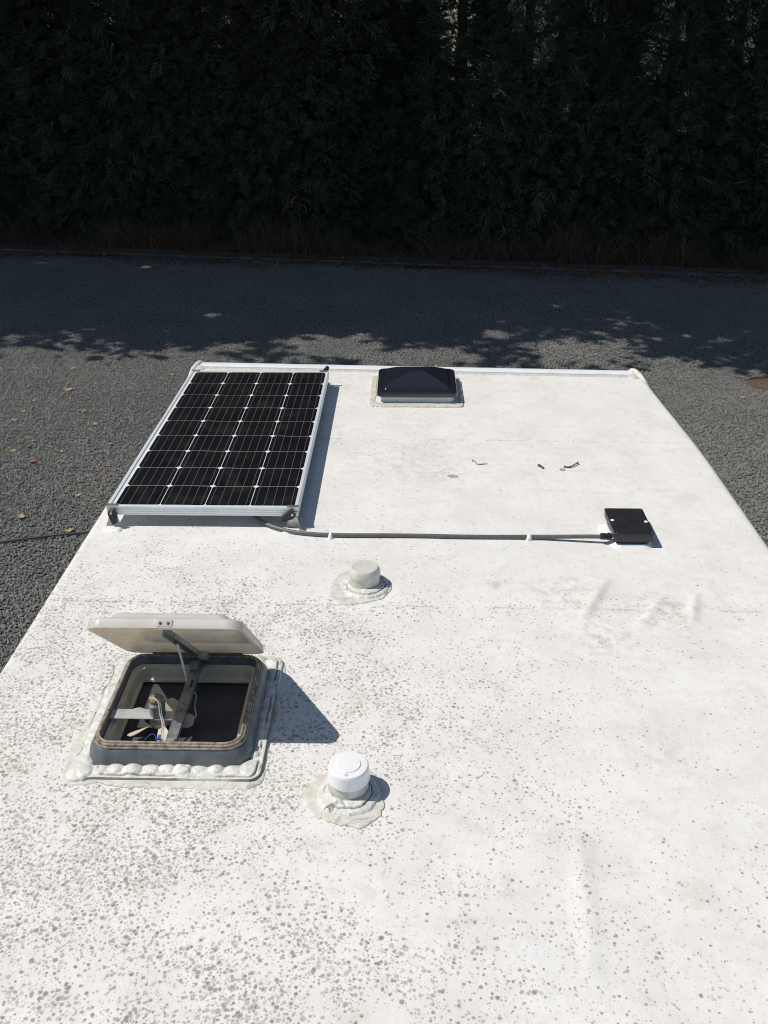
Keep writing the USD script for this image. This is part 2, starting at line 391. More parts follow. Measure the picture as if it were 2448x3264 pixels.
M['pebble'] = g.make('crushed_gravel', g.add('principled_bsdf', 'BSDF', {'base_color': c}, roughness=0.75))
M['grit'] = simple('gravel_bed', (0.13, 0.128, 0.12), 0.9, var=0.25, scale=60, bump=0.01, bscale=60)
M['field'] = simple('dry_field', (0.30, 0.28, 0.22), 0.9, var=0.2, scale=0.8, bump=0.03, bscale=9)
M['verge'] = simple('verge_soil', (0.10, 0.07, 0.05), 0.95, var=0.3, scale=5, bump=0.03, bscale=14)
M['kerb'] = simple('weathered_concrete', (0.17, 0.17, 0.165), 0.9, var=0.3, scale=3, bump=0.004, bscale=40)
M['ironcover'] = simple('rusty_iron_cover', (0.15, 0.095, 0.07), 0.8, var=0.25, scale=18, bump=0.003, bscale=60)
M['shedwall'] = simple('grey_painted_sheet', (0.40, 0.45, 0.47), 0.5, var=0.06, scale=0.7)
M['shedroof'] = simple('grey_roof_sheet', (0.22, 0.23, 0.24), 0.5, var=0.1, scale=0.7)

# ------------------------------------------------------------------ ground
def sheet(x0, x1, y0, y1, z, nx=1, ny=1):
    X, Y = np.meshgrid(np.linspace(x0, x1, nx + 1), np.linspace(y0, y1, ny + 1), indexing='ij')
    idx = np.arange((nx + 1) * (ny + 1)).reshape(nx + 1, ny + 1)
    q = np.stack([idx[:-1, :-1], idx[1:, :-1], idx[1:, 1:], idx[:-1, 1:]], -1).reshape(-1, 4)
    return np.c_[X.ravel(), Y.ravel(), np.full(X.size, z)], q
tag(obj('ground', sheet(-400, 400, -400, 400, 0.0), M['grit'], smooth=False), kind='structure')
RU = np.array([0.9907, -0.136]); RV = np.array([0.136, 0.9907]); RO = np.array([-0.6, 14.55])      # the line of the kerb
def row(u, v, z=0.0):
    p = RO + u * RU + v * RV
    return np.array([p[0], p[1], z])
def rowsheet(u0, u1, v0, v1, z):
    return np.array([row(u0, v0, z), row(u1, v0, z), row(u1, v1, z), row(u0, v1, z)]), np.array([[0, 1, 2, 3]])
tag(obj('field', rowsheet(-300, 300, 4.6, 300, 0.008), M['field'], smooth=False), kind='structure')
tag(obj('verge', rowsheet(-300, 300, 0.5, 4.6, 0.02), M['verge'], smooth=False), kind='structure')

# ------------------------------------------------------------------ trailer
trailer = thing('camper_trailer', 'white camper trailer with speckled flat roof standing on the gravel', 'trailer')
VX0, VX1, VY0, VY1 = 0.286, 0.628, -2.622, -2.276           # opening of the near roof vent
RIDGES = [((1.655, -1.785), (1.555, -1.975), 0.010, 0.015), ((1.800, -1.90), (1.715, -2.02), 0.008, 0.016), ((1.915, -1.86), (1.868, -2.00), 0.0085, 0.014),
          ((1.395, -2.86), (1.372, -3.16), 0.005, 0.02), ((1.95, -2.9), (1.99, -3.1), 0.003, 0.03)]
def roof_z(X, Y):
    z = np.zeros_like(X)
    for a, b, h, w in RIDGES:
        d, t = segd(X, Y, a, b)
        z += h * np.exp(-(d / w) ** 2) * (0.55 + 0.45 * np.sin(np.pi * np.clip(t, 0.08, 0.92)))
    z += 0.0012 * (fbm2(X, Y, 3.0, 3) - 0.5) * sstep(0.9, 1.3, X)
    return z
def roof_outline(x):            # the far edge of the roof
    return 0.335 - 0.044 * x
def roof_mesh():
    ys = np.r_[np.arange(-5.4, -3.4, 0.1), np.arange(-3.4, 0.301, 0.011)]
    r = 0.03
    xl, xr = -0.095, 2.262
    a = np.linspace(0, np.pi / 2, 7)
    xs_l = xl + r - r * np.sin(a[::-1]); zs_l = -r + r * np.cos(a[::-1])
    xs_m = np.arange(xl + r + 0.011, xr - r - 0.005, 0.011)
    xs_r = xr - r + r * np.sin(a); zs_r = -r + r * np.cos(a)
    xs = np.r_[xs_l, xs_m, xs_r]; zs = np.r_[zs_l, np.zeros(len(xs_m)), zs_r]
    X, Y = np.meshgrid(xs, ys, indexing='ij')
    Z = np.repeat(zs[:, None], len(ys), 1) + roof_z(X, Y) * (X > 0) * (X < xr - 0.05)
    t = np.clip((Y + 0.8) / 1.1, 0, 1)
    Y2 = np.where(Y > -0.8, -0.8 + t * (roof_outline(X) + 0.8), Y)
    X2 = X - 0.035 * sstep(-0.9, 0.3, Y) * np.clip((X - 1.5) / 0.76, 0, 1) + 0.012 * sstep(-0.6, 0.3, Y) * np.clip(1 - X / 0.5, 0, 1)
    idx = np.arange(X.size).reshape(X.shape)
    q = np.stack([idx[:-1, :-1], idx[1:, :-1], idx[1:, 1:], idx[:-1, 1:]], -1).reshape(-1, 4)
    cx, cy = X2.ravel()[q].mean(1), Y2.ravel()[q].mean(1)
    q = q[~((cx > VX0 - 0.015) & (cx < VX1 + 0.015) & (cy > VY0 - 0.015) & (cy < VY1 + 0.015))]
    return np.c_[X2.ravel(), Y2.ravel(), (H + Z).ravel()], q
v, q = roof_mesh()
obj('roof', trimesh.Trimesh(v, np.vstack([q[:, [0, 1, 2]], q[:, [0, 2, 3]]]), process=False), M['roof'], trailer, smooth=True)
wt = H - 0.031
obj('wall', cbox((-0.095, -5.4, 0.45), (-0.065, 0.30, wt), 0.004), M['wall'], trailer)
obj('wall', cbox((2.195, -5.4, 0.45), (2.225, 0.20, wt), 0.004), M['wall'], trailer)
obj('wall', cbox((-0.064, -5.4, 0.45), (2.194, -5.37, H - 0.004), 0.004), M['wall'], trailer)
fw = cbox((-0.064, 0.20, 0.45), (2.194, 0.23, H - 0.004), 0.004)
fv = np.array(fw.vertices); fv[:, 1] += 0.075 - 0.044 * fv[:, 0]
obj('wall', trimesh.Trimesh(fv, fw.faces), M['wall'], trailer)
obj('cabin_floor', cbox((-0.064, -5.36, 0.46), (2.194, 0.19, 0.50), 0.004), M['dark'], trailer)
ceil = cat([cbox((-0.06, -5.36, H - 0.075), (0.296, 0.19, H - 0.055), 0.001), cbox((0.620, -5.36, H - 0.075), (2.19, 0.19, H - 0.055), 0.001),
            cbox((0.297, -5.36, H - 0.075), (0.619, -2.616, H - 0.055), 0.001), cbox((0.297, -2.288, H - 0.075), (0.619, 0.19, H - 0.055), 0.001)])
obj('ceiling', ceil, M['lintel'], trailer)
obj('cabin_partition', cbox((-0.06, -2.0, 0.51), (2.19, -1.98, H - 0.08), 0.002), M['dark'], trailer)
# far edge trim: a white half-round rail, and corner caps with old sealant
def along(profile, p0, p1):
    """Extrude a (y, z) profile from p0 to p1 (points on the roof)."""
    p0, p1 = np.array(p0, float), np.array(p1, float)
    d = (p1 - p0) / np.linalg.norm(p1 - p0); nrm = np.array([-d[1], d[0], 0])
    rings = [np.array([p + nrm * y + np.array([0, 0, z]) for y, z in profile]) for p in (p0, p1)]
    return loft(rings, cap0=True, cap1=True)
prof = [(-0.030, -0.004), (-0.030, 0.005), (-0.024, 0.010), (-0.010, 0.0125), (0.012, 0.0125), (0.024, 0.009), (0.031, 0.0), (0.033, -0.035), (0.028, -0.035), (0.02, -0.004)]
T0, T1 = (-0.045, 0.330, H), (2.170, 0.236, H)
obj('edge_rail', along(prof, T0, T1), M['trim'], trailer, smooth=40)
def strip_seal():
    y_of = lambda x: 0.328 - 0.0425 * (x + 0.045)
    def fn(X, Y):
        d = Y - (y_of(X) - 0.045)
        w = 0.012 + 0.007 * fbm2(X, Y * 0, 22, 5)
        return 0.005 * (1 - (np.abs(d) / w) ** 2) - 0.0004 * (fbm2(X, Y, 240, 2) > 0.62)
    return field(lambda X, Y: fn(X, Y), -0.03, 2.16, 0.15, 0.32, 0.004)
obj('edge_sealant', strip_seal(), M['oldseal'], trailer)
def corner_cap(pts, r):
    return tube(spline(pts, 18), r, 10)
obj('corner_cap', corner_cap([(-0.048, 0.362, H - 0.03), (-0.052, 0.346, H + 0.008), (-0.07, 0.30, H + 0.004), (-0.082, 0.25, H - 0.012), (-0.086, 0.18, H - 0.022)], np.r_[np.linspace(.013, .0145, 9), np.linspace(.0145, .007, 9)]), M['cap'], trailer)
obj('corner_cap', corner_cap([(2.166, 0.272, H - 0.03), (2.174, 0.256, H + 0.009), (2.196, 0.205, H + 0.006), (2.212, 0.15, H - 0.008), (2.222, 0.10, H - 0.02)], np.r_[np.linspace(.013, .015, 9), np.linspace(.015, .007, 9)]), M['cap'], trailer)
for cx, cy in ((-0.045, 0.30), (2.172, 0.20)):
    def fn(X, Y, cx=cx, cy=cy):
        d = np.hypot((X - cx) / 0.034, (Y - cy) / 0.055) + 0.7 * (fbm2(X, Y, 50, 8) - 0.5)
        return 0.010 * (1 - d ** 2)
    obj('corner_sealant', field(fn, cx - 0.06, cx + 0.05, cy - 0.09, cy + 0.09, 0.004), M['oldseal'], trailer)

# ------------------------------------------------------------------ solar panel
PX0, PX1, PY0, PY1, PZ = -0.0245, 0.6455, -1.4405, 0.0165, H + 0.08
panel = thing('solar_panel', 'silver framed solar panel of dark cells mounted on the left of the trailer roof', 'solar panel')
fp = [(0, 0)]
fh = 0.035
def rail_profile():
    # (across, up) outer face with three shallow grooves, the lip on top
    p = [(0.0015, 0.0), (0.011, 0.0), (0.0125, -0.0015), (0.0125, -0.004), (0.003, -0.006), (0.003, -fh), (0.0, -fh)]
    for gz in (0.029, 0.0205, 0.012):
        p += [(0.0, -gz - 0.0008), (0.0016, -gz - 0.0005), (0.0016, -gz + 0.0005), (0.0, -gz + 0.0008)]
    p += [(0.0, -0.0015)]
    return p
def rail(p0, p1):
    p0, p1 = np.array(p0, float), np.array(p1, float)
    d = (p1 - p0) / np.linalg.norm(p1 - p0); inn = np.array([-d[1], d[0], 0])
    pr_ = rail_profile()
    rings = []
    for p, sgn in ((p0, 1), (p1, -1)):
        rings.append(np.array([p + inn * a + d * a * sgn + np.array([0, 0, b]) for a, b in pr_]))
    n = len(pr_)
    m = loft(rings)
    return m
cs = [(PX0, PY0, PZ), (PX1, PY0, PZ), (PX1, PY1, PZ), (PX0, PY1, PZ)]
for i in range(4):
    obj('frame_rail', rail(cs[i], cs[(i + 1) % 4]), M['alu'], panel, smooth=False)
sheet_z = PZ - 0.0042
obj('backsheet', cbox((PX0 + .004, PY0 + .004, sheet_z - 0.003), (PX1 - .004, PY1 - .004, sheet_z - 0.0002), 0.0001), M['backsheet'], panel)
GX = [PX for PX in ()]
cell = 0.1585
def cell_mesh(x0, y0):
    s, c = 0.1556, 0.0105
    pts = []
    for cx, cy, a0 in ((1, 0, -90), (1, 1, 0), (0, 1, 90), (0, 0, 180)):
        X, Y = x0 + cx * s, y0 + cy * s
        sx_, sy_ = (1 if cx else -1), (1 if cy else -1)
        seq = [(X - sx_ * c, Y), (X, Y - sy_ * c)]
        if (cx, cy) in ((1, 1), (0, 0)): seq = [seq[1], seq[0]]
        pts += seq
    pts = np.array(pts)
    zt, zb = sheet_z + 0.0006, sheet_z - 0.0001
    return loft([np.c_[pts, np.full(8, zb)], np.c_[pts, np.full(8, zt)]], cap1=True)
# grid origin: column c at c*cell (c = 0..4), rows going towards the camera from 0
for r_ in range(9):
    for c_ in range(4):
        obj('solar_cell', cell_mesh(c_ * cell + 0.0008 - 0.0075 + 0.0075, -(r_ + 1) * cell + 0.0008), M['cell'], panel, smooth=False)
for c_ in range(4):
    for b_ in range(5):
        x = c_ * cell + (b_ + 0.5) * cell / 5
        obj('busbar', cbox((x - 0.00045, -9 * cell - 0.002, sheet_z + 0.0007), (x + 0.00045, -0.001, sheet_z + 0.0009), 0.00001), M['busbar'], panel, smooth=False)
for yy in (-9 * cell - 0.006, 0.0035):
    obj('end_ribbon', cbox((0.012, yy - 0.001, sheet_z + 0.0001), (4 * cell - 0.012, yy + 0.001, sheet_z + 0.0005), 0.00005), M['busbar'], panel, smooth=False)
obj('glass', (np.array([(PX0 + .0125, PY0 + .0125, PZ - .0026), (PX1 - .0125, PY0 + .0125, PZ - .0026), (PX1 - .0125, PY1 - .0125, PZ - .0026), (PX0 + .0125, PY1 - .0125, PZ - .0026)]), np.array([[0, 1, 2, 3]])), M['glass'], panel, smooth=False)
obj('junction_box', cbox((0.25, -0.22, PZ - 0.032), (0.37, -0.10, PZ - 0.0075), 0.003), M['blackplastic'], panel)
# the mounting feet: a hooked steel plate with a flared lower half and a black wing knob
def bracket(x, yedge, s, knob, xw=0.036, knob_xy=None):
    """s = -1: in front of the near rail (faces the camera), +1: behind the far rail."""
    y = yedge
    t = 0.0022
    pts = [(x - xw / 2, xw), (x, xw)]
    def plate(zs, ys, ws):
        rings = []
        for z, yy, w_ in zip(zs, ys, ws):
            rings.append(np.array([(x - w_ / 2, yy, z), (x + w_ / 2, yy, z), (x + w_ / 2, yy + s * t, z), (x - w_ / 2, yy + s * t, z)]))
        return loft(rings, cap0=True, cap1=True)
    up = plate([PZ + 0.0015, PZ - 0.012, PZ - 0.036], [y + s * .0008] * 3, [0.040, 0.040, 0.030])
    low = plate([PZ - 0.034, PZ - 0.055, H + 0.006], [y + s * .003, y + s * .006, y + s * .012], [0.028, 0.040, 0.054])
    hook = cbox((x - 0.02, min(y + s * .003, y - s * .014), PZ + 0.0005), (x + 0.02, max(y + s * .003, y - s * .014), PZ + 0.0025), 0.0006)
    foot = cbox((x - 0.027, min(y + s * .010, y + s * .040), H + 0.003), (x + 0.027, max(y + s * .010, y + s * .040), H + 0.006), 0.0008)
    b = obj('mounting_bracket', cat([up, low, hook, foot]), M['steel'], panel, smooth=False)
    ang = knob
    # wing knob: hub and a tapered black paddle
    kz, ky = PZ - 0.020, y + s * 0.006
    prof = np.array([(-0.012, 0.006), (0.012, 0.006), (0.015, -0.006), (0.009, -0.040), (0.002, -0.046), (-0.006, -0.044), (-0.013, -0.016), (-0.0145, -0.002)])
    ca, sa = math.cos(ang), math.sin(ang)
    pr2 = np.c_[prof[:, 0] * ca - prof[:, 1] * sa, prof[:, 0] * sa + prof[:, 1] * ca]
    r0 = np.array([(x + a, ky, kz + b_) for a, b_ in pr2])
    r1 = np.array([(x + a * .93, ky + s * 0.013 + s * 0.12 * -min(b_, 0) * .6, kz + b_ * .97) for a, b_ in pr2])
    obj('wing_knob', loft([r0, r1], cap0=True, cap1=True), M['blackplastic'], b, smooth=20)
    bolt = trimesh.creation.cylinder(radius=0.0045, height=0.03, sections=12)
    bolt.apply_transform(trimesh.transformations.rotation_matrix(np.pi / 2, [1, 0, 0])); bolt.apply_translation((x + 0.0, y + s * .010, PZ - 0.018))
    pin = trimesh.creation.cylinder(radius=0.0022, height=0.034, sections=10)
    pin.apply_transform(trimesh.transformations.rotation_matrix(np.pi / 2, [0, 1, 0])); pin.apply_translation((x + 0.002, y + s * .008, PZ - 0.0165))
    obj('bolt', cat([bolt, pin]), M['steel'], b)
    def fn(X, Y):
        d = rrd(X, Y, x - 0.036, x + 0.034, min(y + s * .005, y + s * .05), max(y + s * .005, y + s * .05), 0.012) + 0.012 * (fbm2(X, Y, 45, int(x * 50) % 9) - 0.5)
        return 0.0085 * sstep(0.004, -0.014, d) * (0.75 + 0.5 * fbm2(X, Y, 60, 3)) - 0.0008
    ylo, yhi = sorted((y - s * .02, y + s * .075))
    obj('sealant_pad', field(fn, x - 0.06, x + 0.06, ylo, yhi, 0.003), M['freshseal'], panel)
bracket(PX0 + 0.020, PY0, -1, 0.10)
bracket(PX1 - 0.018, PY0, -1, -1.05)
bracket(PX0 + 0.020, PY1, 1, 0.2)
bracket(PX1 - 0.026, PY1, 1, 2.6)

# ------------------------------------------------------------------ cable from the panel to the box
cz = H + 0.0075
cpath = spline([(0.40, -1.25, H + 0.028), (0.455, -1.34, H + 0.022), (0.50, -1.405, cz + .006), (0.56, -1.455, cz + .002), (0.64, -1.488, cz), (0.76, -1.505, cz), (0.95, -1.504, cz), (1.14, -1.506, cz), (1.30, -1.508, cz), (1.455, -1.508, cz + .002), (1.55, -1.515, cz + 0.007), (1.64, -1.524, cz + 0.014), (1.70, -1.53, cz + 0.0165)], 110)
tag(obj('roof_cable', tube(cpath, 0.0072, 12), M['cable'], smooth=60), 'grey cable running across the roof from the solar panel to the black box', 'cable')
for bx, lab in ((0.763, 'white sealant blob over the cable nearer the solar panel'), (1.445, 'white sealant blob over the cable nearer the black box')):
    def fn(X, Y, bx=bx):
        d = np.hypot((X - bx) / 0.011, (Y + 1.507) / 0.017) + 0.6 * (fbm2(X, Y, 110, 4) - 0.5)
        return 0.019 * np.sqrt(np.clip(1 - d ** 2, 0, 1)) * (0.8 + 0.4 * fbm2(X, Y, 130, 6)) - 0.001
    tag(obj('sealant_blob', field(fn, bx - 0.03, bx + 0.03, -1.54, -1.475, 0.0022), M['freshseal'], smooth=50), lab, 'sealant')

# ------------------------------------------------------------------ black entry box
box = thing('cable_entry_box', 'small black plastic box with two white screw caps on the right of the roof', 'junction box')
BX0, BX1, BY0, BY1 = 1.722, 1.856, -1.562, -1.372
def bring(ins, z, r=0.006): return rr(BX0 + ins, BX1 - ins, BY0 + ins, BY1 - ins, r, H + z, 5)
obj('box_body', loft([bring(0.010, 0.004, .02), bring(0.008, 0.016, .02), bring(0.0025, 0.026), bring(0.0012, 0.0465)], cap1=True), M['boxplastic'], box)
obj('box_lid', loft([bring(0, 0.047), bring(0, 0.0525), bring(0.001, 0.0535)], cap0=True, cap1=True), M['boxplastic'], box)
for x, y in ((1.733, -1.465), (1.846, -1.474)):
    obj('screw_cap', lathe([(0.0066, H + .0537), (0.0066, H + .0550), (0.0045, H + .0565), (0.001, H + .057)], 18, (x, y)), M['pvcwhite'], box, label='white round screw cap')
for x, y in ((BX0 + .008, BY0 + .008), (BX1 - .008, BY0 + .008), (BX0 + .008, BY1 - .008), (BX1 - .008, BY1 - .008)):
    obj('screw', lathe([(0.003, H + .0537), (0.003, H + .0542), (0.0012, H + .0545)], 10, (x, y)), M['steel'], box)
def xcyl(prof, y, z, n=14):
    m = lathe([(r, t) for t, r in prof], n)
    m.apply_transform(trimesh.transformations.rotation_matrix(np.pi / 2, [0, 1, 0])); m.apply_translation((0, y, z)); return m
obj('cable_gland', xcyl([(1.682, .009), (1.684, .0115), (1.698, .0125), (1.700, .0105), (1.704, .0105), (1.705, .0135), (1.7165, .0135), (1.7175, .010), (1.7225, .010)], -1.531, H + 0.0265, 8), M['blackplastic'], box, smooth=20)
def fn(X, Y):
    d = rrd(X, Y, BX0 - 0.002, BX1 - 0.004, BY0 - 0.006, BY1 - 0.02, 0.03) + 0.008 * (fbm2(X, Y, 30, 2) - 0.5)
    left = 0.02 * np.exp(-((X - BX0 + .004) / .012) ** 2 - ((Y + 1.445) / .035) ** 2)
    return 0.0115 * sstep(0.012, -0.012, d) + left * (d < .03) - 0.0006
obj('sealant_bead', field(fn, BX0 - 0.05, BX1 + 0.03, BY0 - 0.04, BY1 + 0.02, 0.0028), M['freshseal'], box, smooth=60)

# ------------------------------------------------------------------ pipe vents
def chips(X, Y, cx, cy, r, amp, seed, sc=26):
    ang = np.arctan2(Y - cy, X - cx)
    return np.hypot(X - cx, Y - cy) - r - amp * (fbm2(X, Y, sc, seed, 5) - 0.5) * 2 - amp * 0.5 * (fbm2(X, Y, sc * 4.5, seed + 40, 3) - 0.5)
def dirty(prim, vals):
    UsdGeom.PrimvarsAPI(prim).CreatePrimvar('dirt', Sdf.ValueTypeNames.FloatArray, 'vertex').Set(Vt.FloatArray.FromNumpy(np.asarray(vals, np.float32)))
    return prim
def sealobj(name, fn, dirtfn, bounds, res, m, parent):
    """A sealant patch with a per-vertex dirt amount (smooth shading, so the vertex order is kept)."""
    f = field(fn, *bounds, res)
    p = obj(name, f, m, parent, smooth=True)
    v = np.array(f.vertices)
    return dirty(p, np.clip(dirtfn(v[:, 0], v[:, 1]), 0, 1))
def cracks(d0, X, Y, seed, n=1.0, w=0.0016):
    """Dark hairline cracks along a contour of d0 that come and go."""
    wob = 0.008 * (fbm2(X, Y, 55, seed, 4) - 0.5)
    return np.exp(-((d0 + wob) / w) ** 2) * sstep(0.44, 0.54, fbm2(X, Y, 14, seed + 1, 2))
def pipe_vent(name, label, cx, cy, parts, r_pipe, z_cap, sk, coll, seed, capmat):
    t = thing(name, label, 'roof vent')
    obj('pipe', lathe([(r_pipe + .001, H + .002), (r_pipe, H + .012), (r_pipe, z_cap + .006)], 44, (cx, cy)), M['pvcgrey'], t, smooth=40)
    cp = obj('cap', lathe(parts, 56, (cx, cy)), capmat, t, smooth=25)
    # collar of sealant round the pipe, the thin skirt spread outside it
    ccx, ccy, cr = coll
    def dC(X, Y): return chips(X, Y, ccx, ccy, cr, 0.012, seed, 18)
    def hC(X, Y):
        d = dC(X, Y); base = 0.0085 * sstep(0.0, -0.012, d) + 0.006 * sstep(-0.01, -0.035, d)
        lum = 0.006 * (fbm2(X, Y, 42, seed + 3, 3) - 0.45)
        crk = 0.005 * cracks(d + 0.022, X, Y, seed + 5) + 0.004 * cracks(np.abs(fbm2(X, Y, 16, seed + 9, 2) - 0.5) * 0.12, X, Y, seed + 2, w=0.0014)
        return np.where(d < 0, np.maximum(base + lum * sstep(0, -.012, d) - crk, 0.0014), -1)
    def dirtC(X, Y):
        d = dC(X, Y)
        return np.maximum.reduce([0.9 * cracks(d + 0.022, X, Y, seed + 5), 0.7 * cracks(np.abs(fbm2(X, Y, 16, seed + 9, 2) - 0.5) * 0.12, X, Y, seed + 2, w=0.0014), 0.75 * sstep(-0.0026, 0.0004, d) * sstep(0.40, 0.55, fbm2(X, Y, 12, seed + 4, 2)), 0.5 * sstep(0.006, 0, np.abs(np.hypot(X - cx, Y - cy) - r_pipe))])
    scx, scy, sr = sk
    def dS(X, Y): return chips(X, Y, scx, scy, sr, 0.028, seed + 11, 17)
    def hS(X, Y):
        d = dS(X, Y)
        return np.where(d < 0, 0.0014 + 0.0016 * sstep(0, -0.006, d) + 0.0007 * (fbm2(X, Y, 60, seed + 8) - 0.5), -1)
    def dirtS(X, Y):
        d = dS(X, Y)
        return 0.85 * sstep(-0.003, 0.001, d) * sstep(0.42, 0.6, fbm2(X, Y, 16, seed + 4, 2)) + 0.5 * cracks(np.abs(fbm2(X, Y, 13, seed + 19, 2) - 0.5) * 0.12, X, Y, seed + 2, w=0.0013)
    R_ = sr + 0.05
    sealobj('sealant_skirt', hS, dirtS, (scx - R_, scx + R_, scy - R_, scy + R_), 0.0022, M['skirt'], t)
    R_ = cr + 0.03
    sealobj('sealant_collar', hC, dirtC, (ccx - R_, ccx + R_, ccy - R_, ccy + R_), 0.0018, M['seal'], t)
    return t, cp
c1x, c1y = 0.892, -2.708
t, cp = pipe_vent('pipe_vent', 'bright white capped pipe vent beside the open roof hatch', c1x, c1y,
    [(.0462, H + .040), (.0482, H + .041), (.0482, H + .047), (.0476, H + .050), (.0464, H + .0715), (.0456, H + .0750), (.0436, H + .0776), (.0405, H + .0786), (.0278, H + .0788), (.0276, H + .0806), (.0266, H + .0812), (.001, H + .0814)],
    0.0448, H + .04, (0.882, -2.722, 0.094), (0.893, -2.722, 0.077), 2, M['pvcwhite'])
obj('dimple', lathe([(.0044, H + .0786), (.0044, H + .0792), (.001, H + .0793)], 16, (c1x - .003, c1y - .0345)), M['dimple'], cp)
c2x, c2y = 0.893, -1.815
t, cp = pipe_vent('pipe_vent', 'aged cream barrel-shaped pipe vent near the solar panel cable', c2x, c2y,
    [(.0475, H + .034), (.0485, H + .036), (.0495, H + .043), (.0492, H + .048), (.0470, H + .058), (.0425, H + .0655), (.0405, H + .0672), (.039, H + .0668), (.020, H + .0672), (.0105, H + .0673), (.010, H + .0668), (.001, H + .0668)],
    0.0470, H + .034, (0.880, -1.832, 0.098), (0.897, -1.825, 0.083), 6, M['pvcold'])

# ------------------------------------------------------------------ far vent with the black dome
dv = thing('domed_vent', 'closed black domed roof vent on a white base near the far edge', 'roof vent')
DX0, DX1, DY0, DY1 = 0.885, 1.262, -0.228, 0.122
def dr(i, z, r=0.03): return rr(DX0 + i, DX1 - i, DY0 + i, DY1 - i, r, H + z, 6)
obj('vent_flange', loft([dr(-0.012, 0.0035), dr(-0.012, 0.006), dr(-0.010, 0.007)], cap1=True), M['ventwhite'], dv)
obj('vent_base', loft([dr(0.010, 0.006, .04), dr(0.016, 0.011, .035), dr(0.020, 0.035), dr(0.020, 0.055)], cap1=True), M['ventwhite'], dv, smooth=40)
rim_r = []
lid_rings = [dr(0.003, 0.036), dr(0.0, 0.038), dr(0.0, 0.054), dr(0.003, 0.060), dr(0.008, 0.0625), dr(0.030, 0.064, .02), dr(0.032, 0.0655, .016), dr(0.034, 0.070, .014)]
for k in np.linspace(0.08, 0.92, 9):
    s_ = (1 - k)
    cx, cy = (DX0 + DX1) / 2, (DY0 + DY1) / 2
    base = dr(0.036, 0.070, 0.012)
    ring = base.copy()
    ring[:, 0] = cx + (base[:, 0] - cx) * s_; ring[:, 1] = cy + (base[:, 1] - cy) * s_
    ring[:, 2] = H + 0.071 + 0.050 * (1 - s_ ** 1.5) ** 0.9
    lid_rings.append(ring)
obj('dome_lid', loft(lid_rings, cap0=True, cap1=True), M['smoked'], dv, smooth=35)
def dD(X, Y): return rrd(X, Y, 0.848, 1.292, -0.262, 0.16, 0.02) + 0.02 * (fbm2(X, Y, 24, 31, 4) - 0.5)
def inD(X, Y): return rrd(X, Y, DX0 - .008, DX1 + .008, DY0 - .004, DY1 + .01, 0.03) + 0.016 * (fbm2(X, Y, 40, 33, 4) - 0.5)
def hD(X, Y): return np.where((dD(X, Y) < 0) & (inD(X, Y) > -0.004), 0.003 + 0.0055 * sstep(0, -.008, dD(X, Y)) + 0.002 * (fbm2(X, Y, 60, 3) - .5), -1)
sealobj('sealant_surround', hD, lambda X, Y: 0.6 * cracks(np.abs(fbm2(X, Y, 20, 41, 2) - .5) * .12, X, Y, 3), (0.81, 1.33, -0.31, 0.20), 0.003, M['oldseal'], dv)

# ------------------------------------------------------------------ near vent, lid raised
nv = thing('open_roof_vent', 'open square roof hatch with raised white lid and exposed fan', 'roof vent')
def vr(o, z, r=0.04): return rr(VX0 - o, VX1 + o, VY0 - o, VY1 + o, r, H + z, 8)
obj('vent_flange', loft([vr(0.046, 0.002, .02), vr(0.046, 0.0045, .02), vr(0.02, 0.005, .05), vr(0.004, 0.0045, .05)]), M['flange'], nv)
obj('vent_base', loft([vr(0.029, 0.0045, .055), vr(0.026, 0.010, .052), vr(0.024, 0.020, .05), vr(0.021, 0.032, .048), vr(0.015, 0.042, .045), vr(0.010, 0.047, .042), vr(0.006, 0.052, .04), vr(0.0, 0.052, .038), vr(-0.001, 0.028, .037), vr(-0.002, -0.01, .036)]), M['ventmetal'], nv, smooth=40)
rim = cat([tube(vr(0.005, 0.0535, .042), 0.0042, 8, True), tube(vr(0.0005, 0.0575, .038), 0.0040, 8, True), tube(vr(0.0095, 0.0485, .045), 0.0030, 8, True)])
obj('vent_rim', rim, M['rust'], nv, smooth=60)
obj('garnish', loft([vr(-0.003, 0.030, .034), vr(-0.016, 0.026, .030), vr(-0.019, 0.0, .018), vr(-0.020, -0.004, .012), vr(-0.027, -0.006, .006), vr(-0.028, -0.012, .004)]), M['cream'], nv, smooth=30)
M['screen'] = simple('insect_screen', (0.07, 0.07, 0.092), 0.7, var=0.25, scale=14)
obj('insect_screen', cbox((VX0 + .012, VY0 + .012, H - .020), (VX1 - .012, VY1 - .012, H - .0185), .0003), M['screen'], nv)
# lumpy white sealant round the base
rng = np.random.default_rng(3)
lumps = []
def lump_line(a, b, step, rad, jit):
    a, b = np.array(a, float), np.array(b, float); L = np.linalg.norm(b - a); n = max(2, int(L / step))
    for k in range(n + 1):
        p = a + (b - a) * k / n + rng.normal(0, jit, 2)
        lumps.append((p[0], p[1], rad * rng.uniform(.82, 1.25), rng.uniform(.75, 1.15)))
lump_line((0.262, -2.664), (0.655, -2.650), 0.036, 0.023, 0.002)
lump_line((0.262, -2.655), (0.256, -2.50), 0.030, 0.023, 0.003)
lump_line((0.254, -2.50), (0.250, -2.24), 0.038, 0.021, 0.004)
lump_line((0.657, -2.640), (0.664, -2.45), 0.033, 0.019, 0.003)
lump_line((0.664, -2.45), (0.664, -2.24), 0.040, 0.019, 0.004)
lump_line((0.25, -2.24), (0.66, -2.235), 0.04, 0.021, 0.004)
lumps.append((0.251, -2.672, 0.027, .85)); lumps.append((0.655, -2.648, 0.03, 1.0))
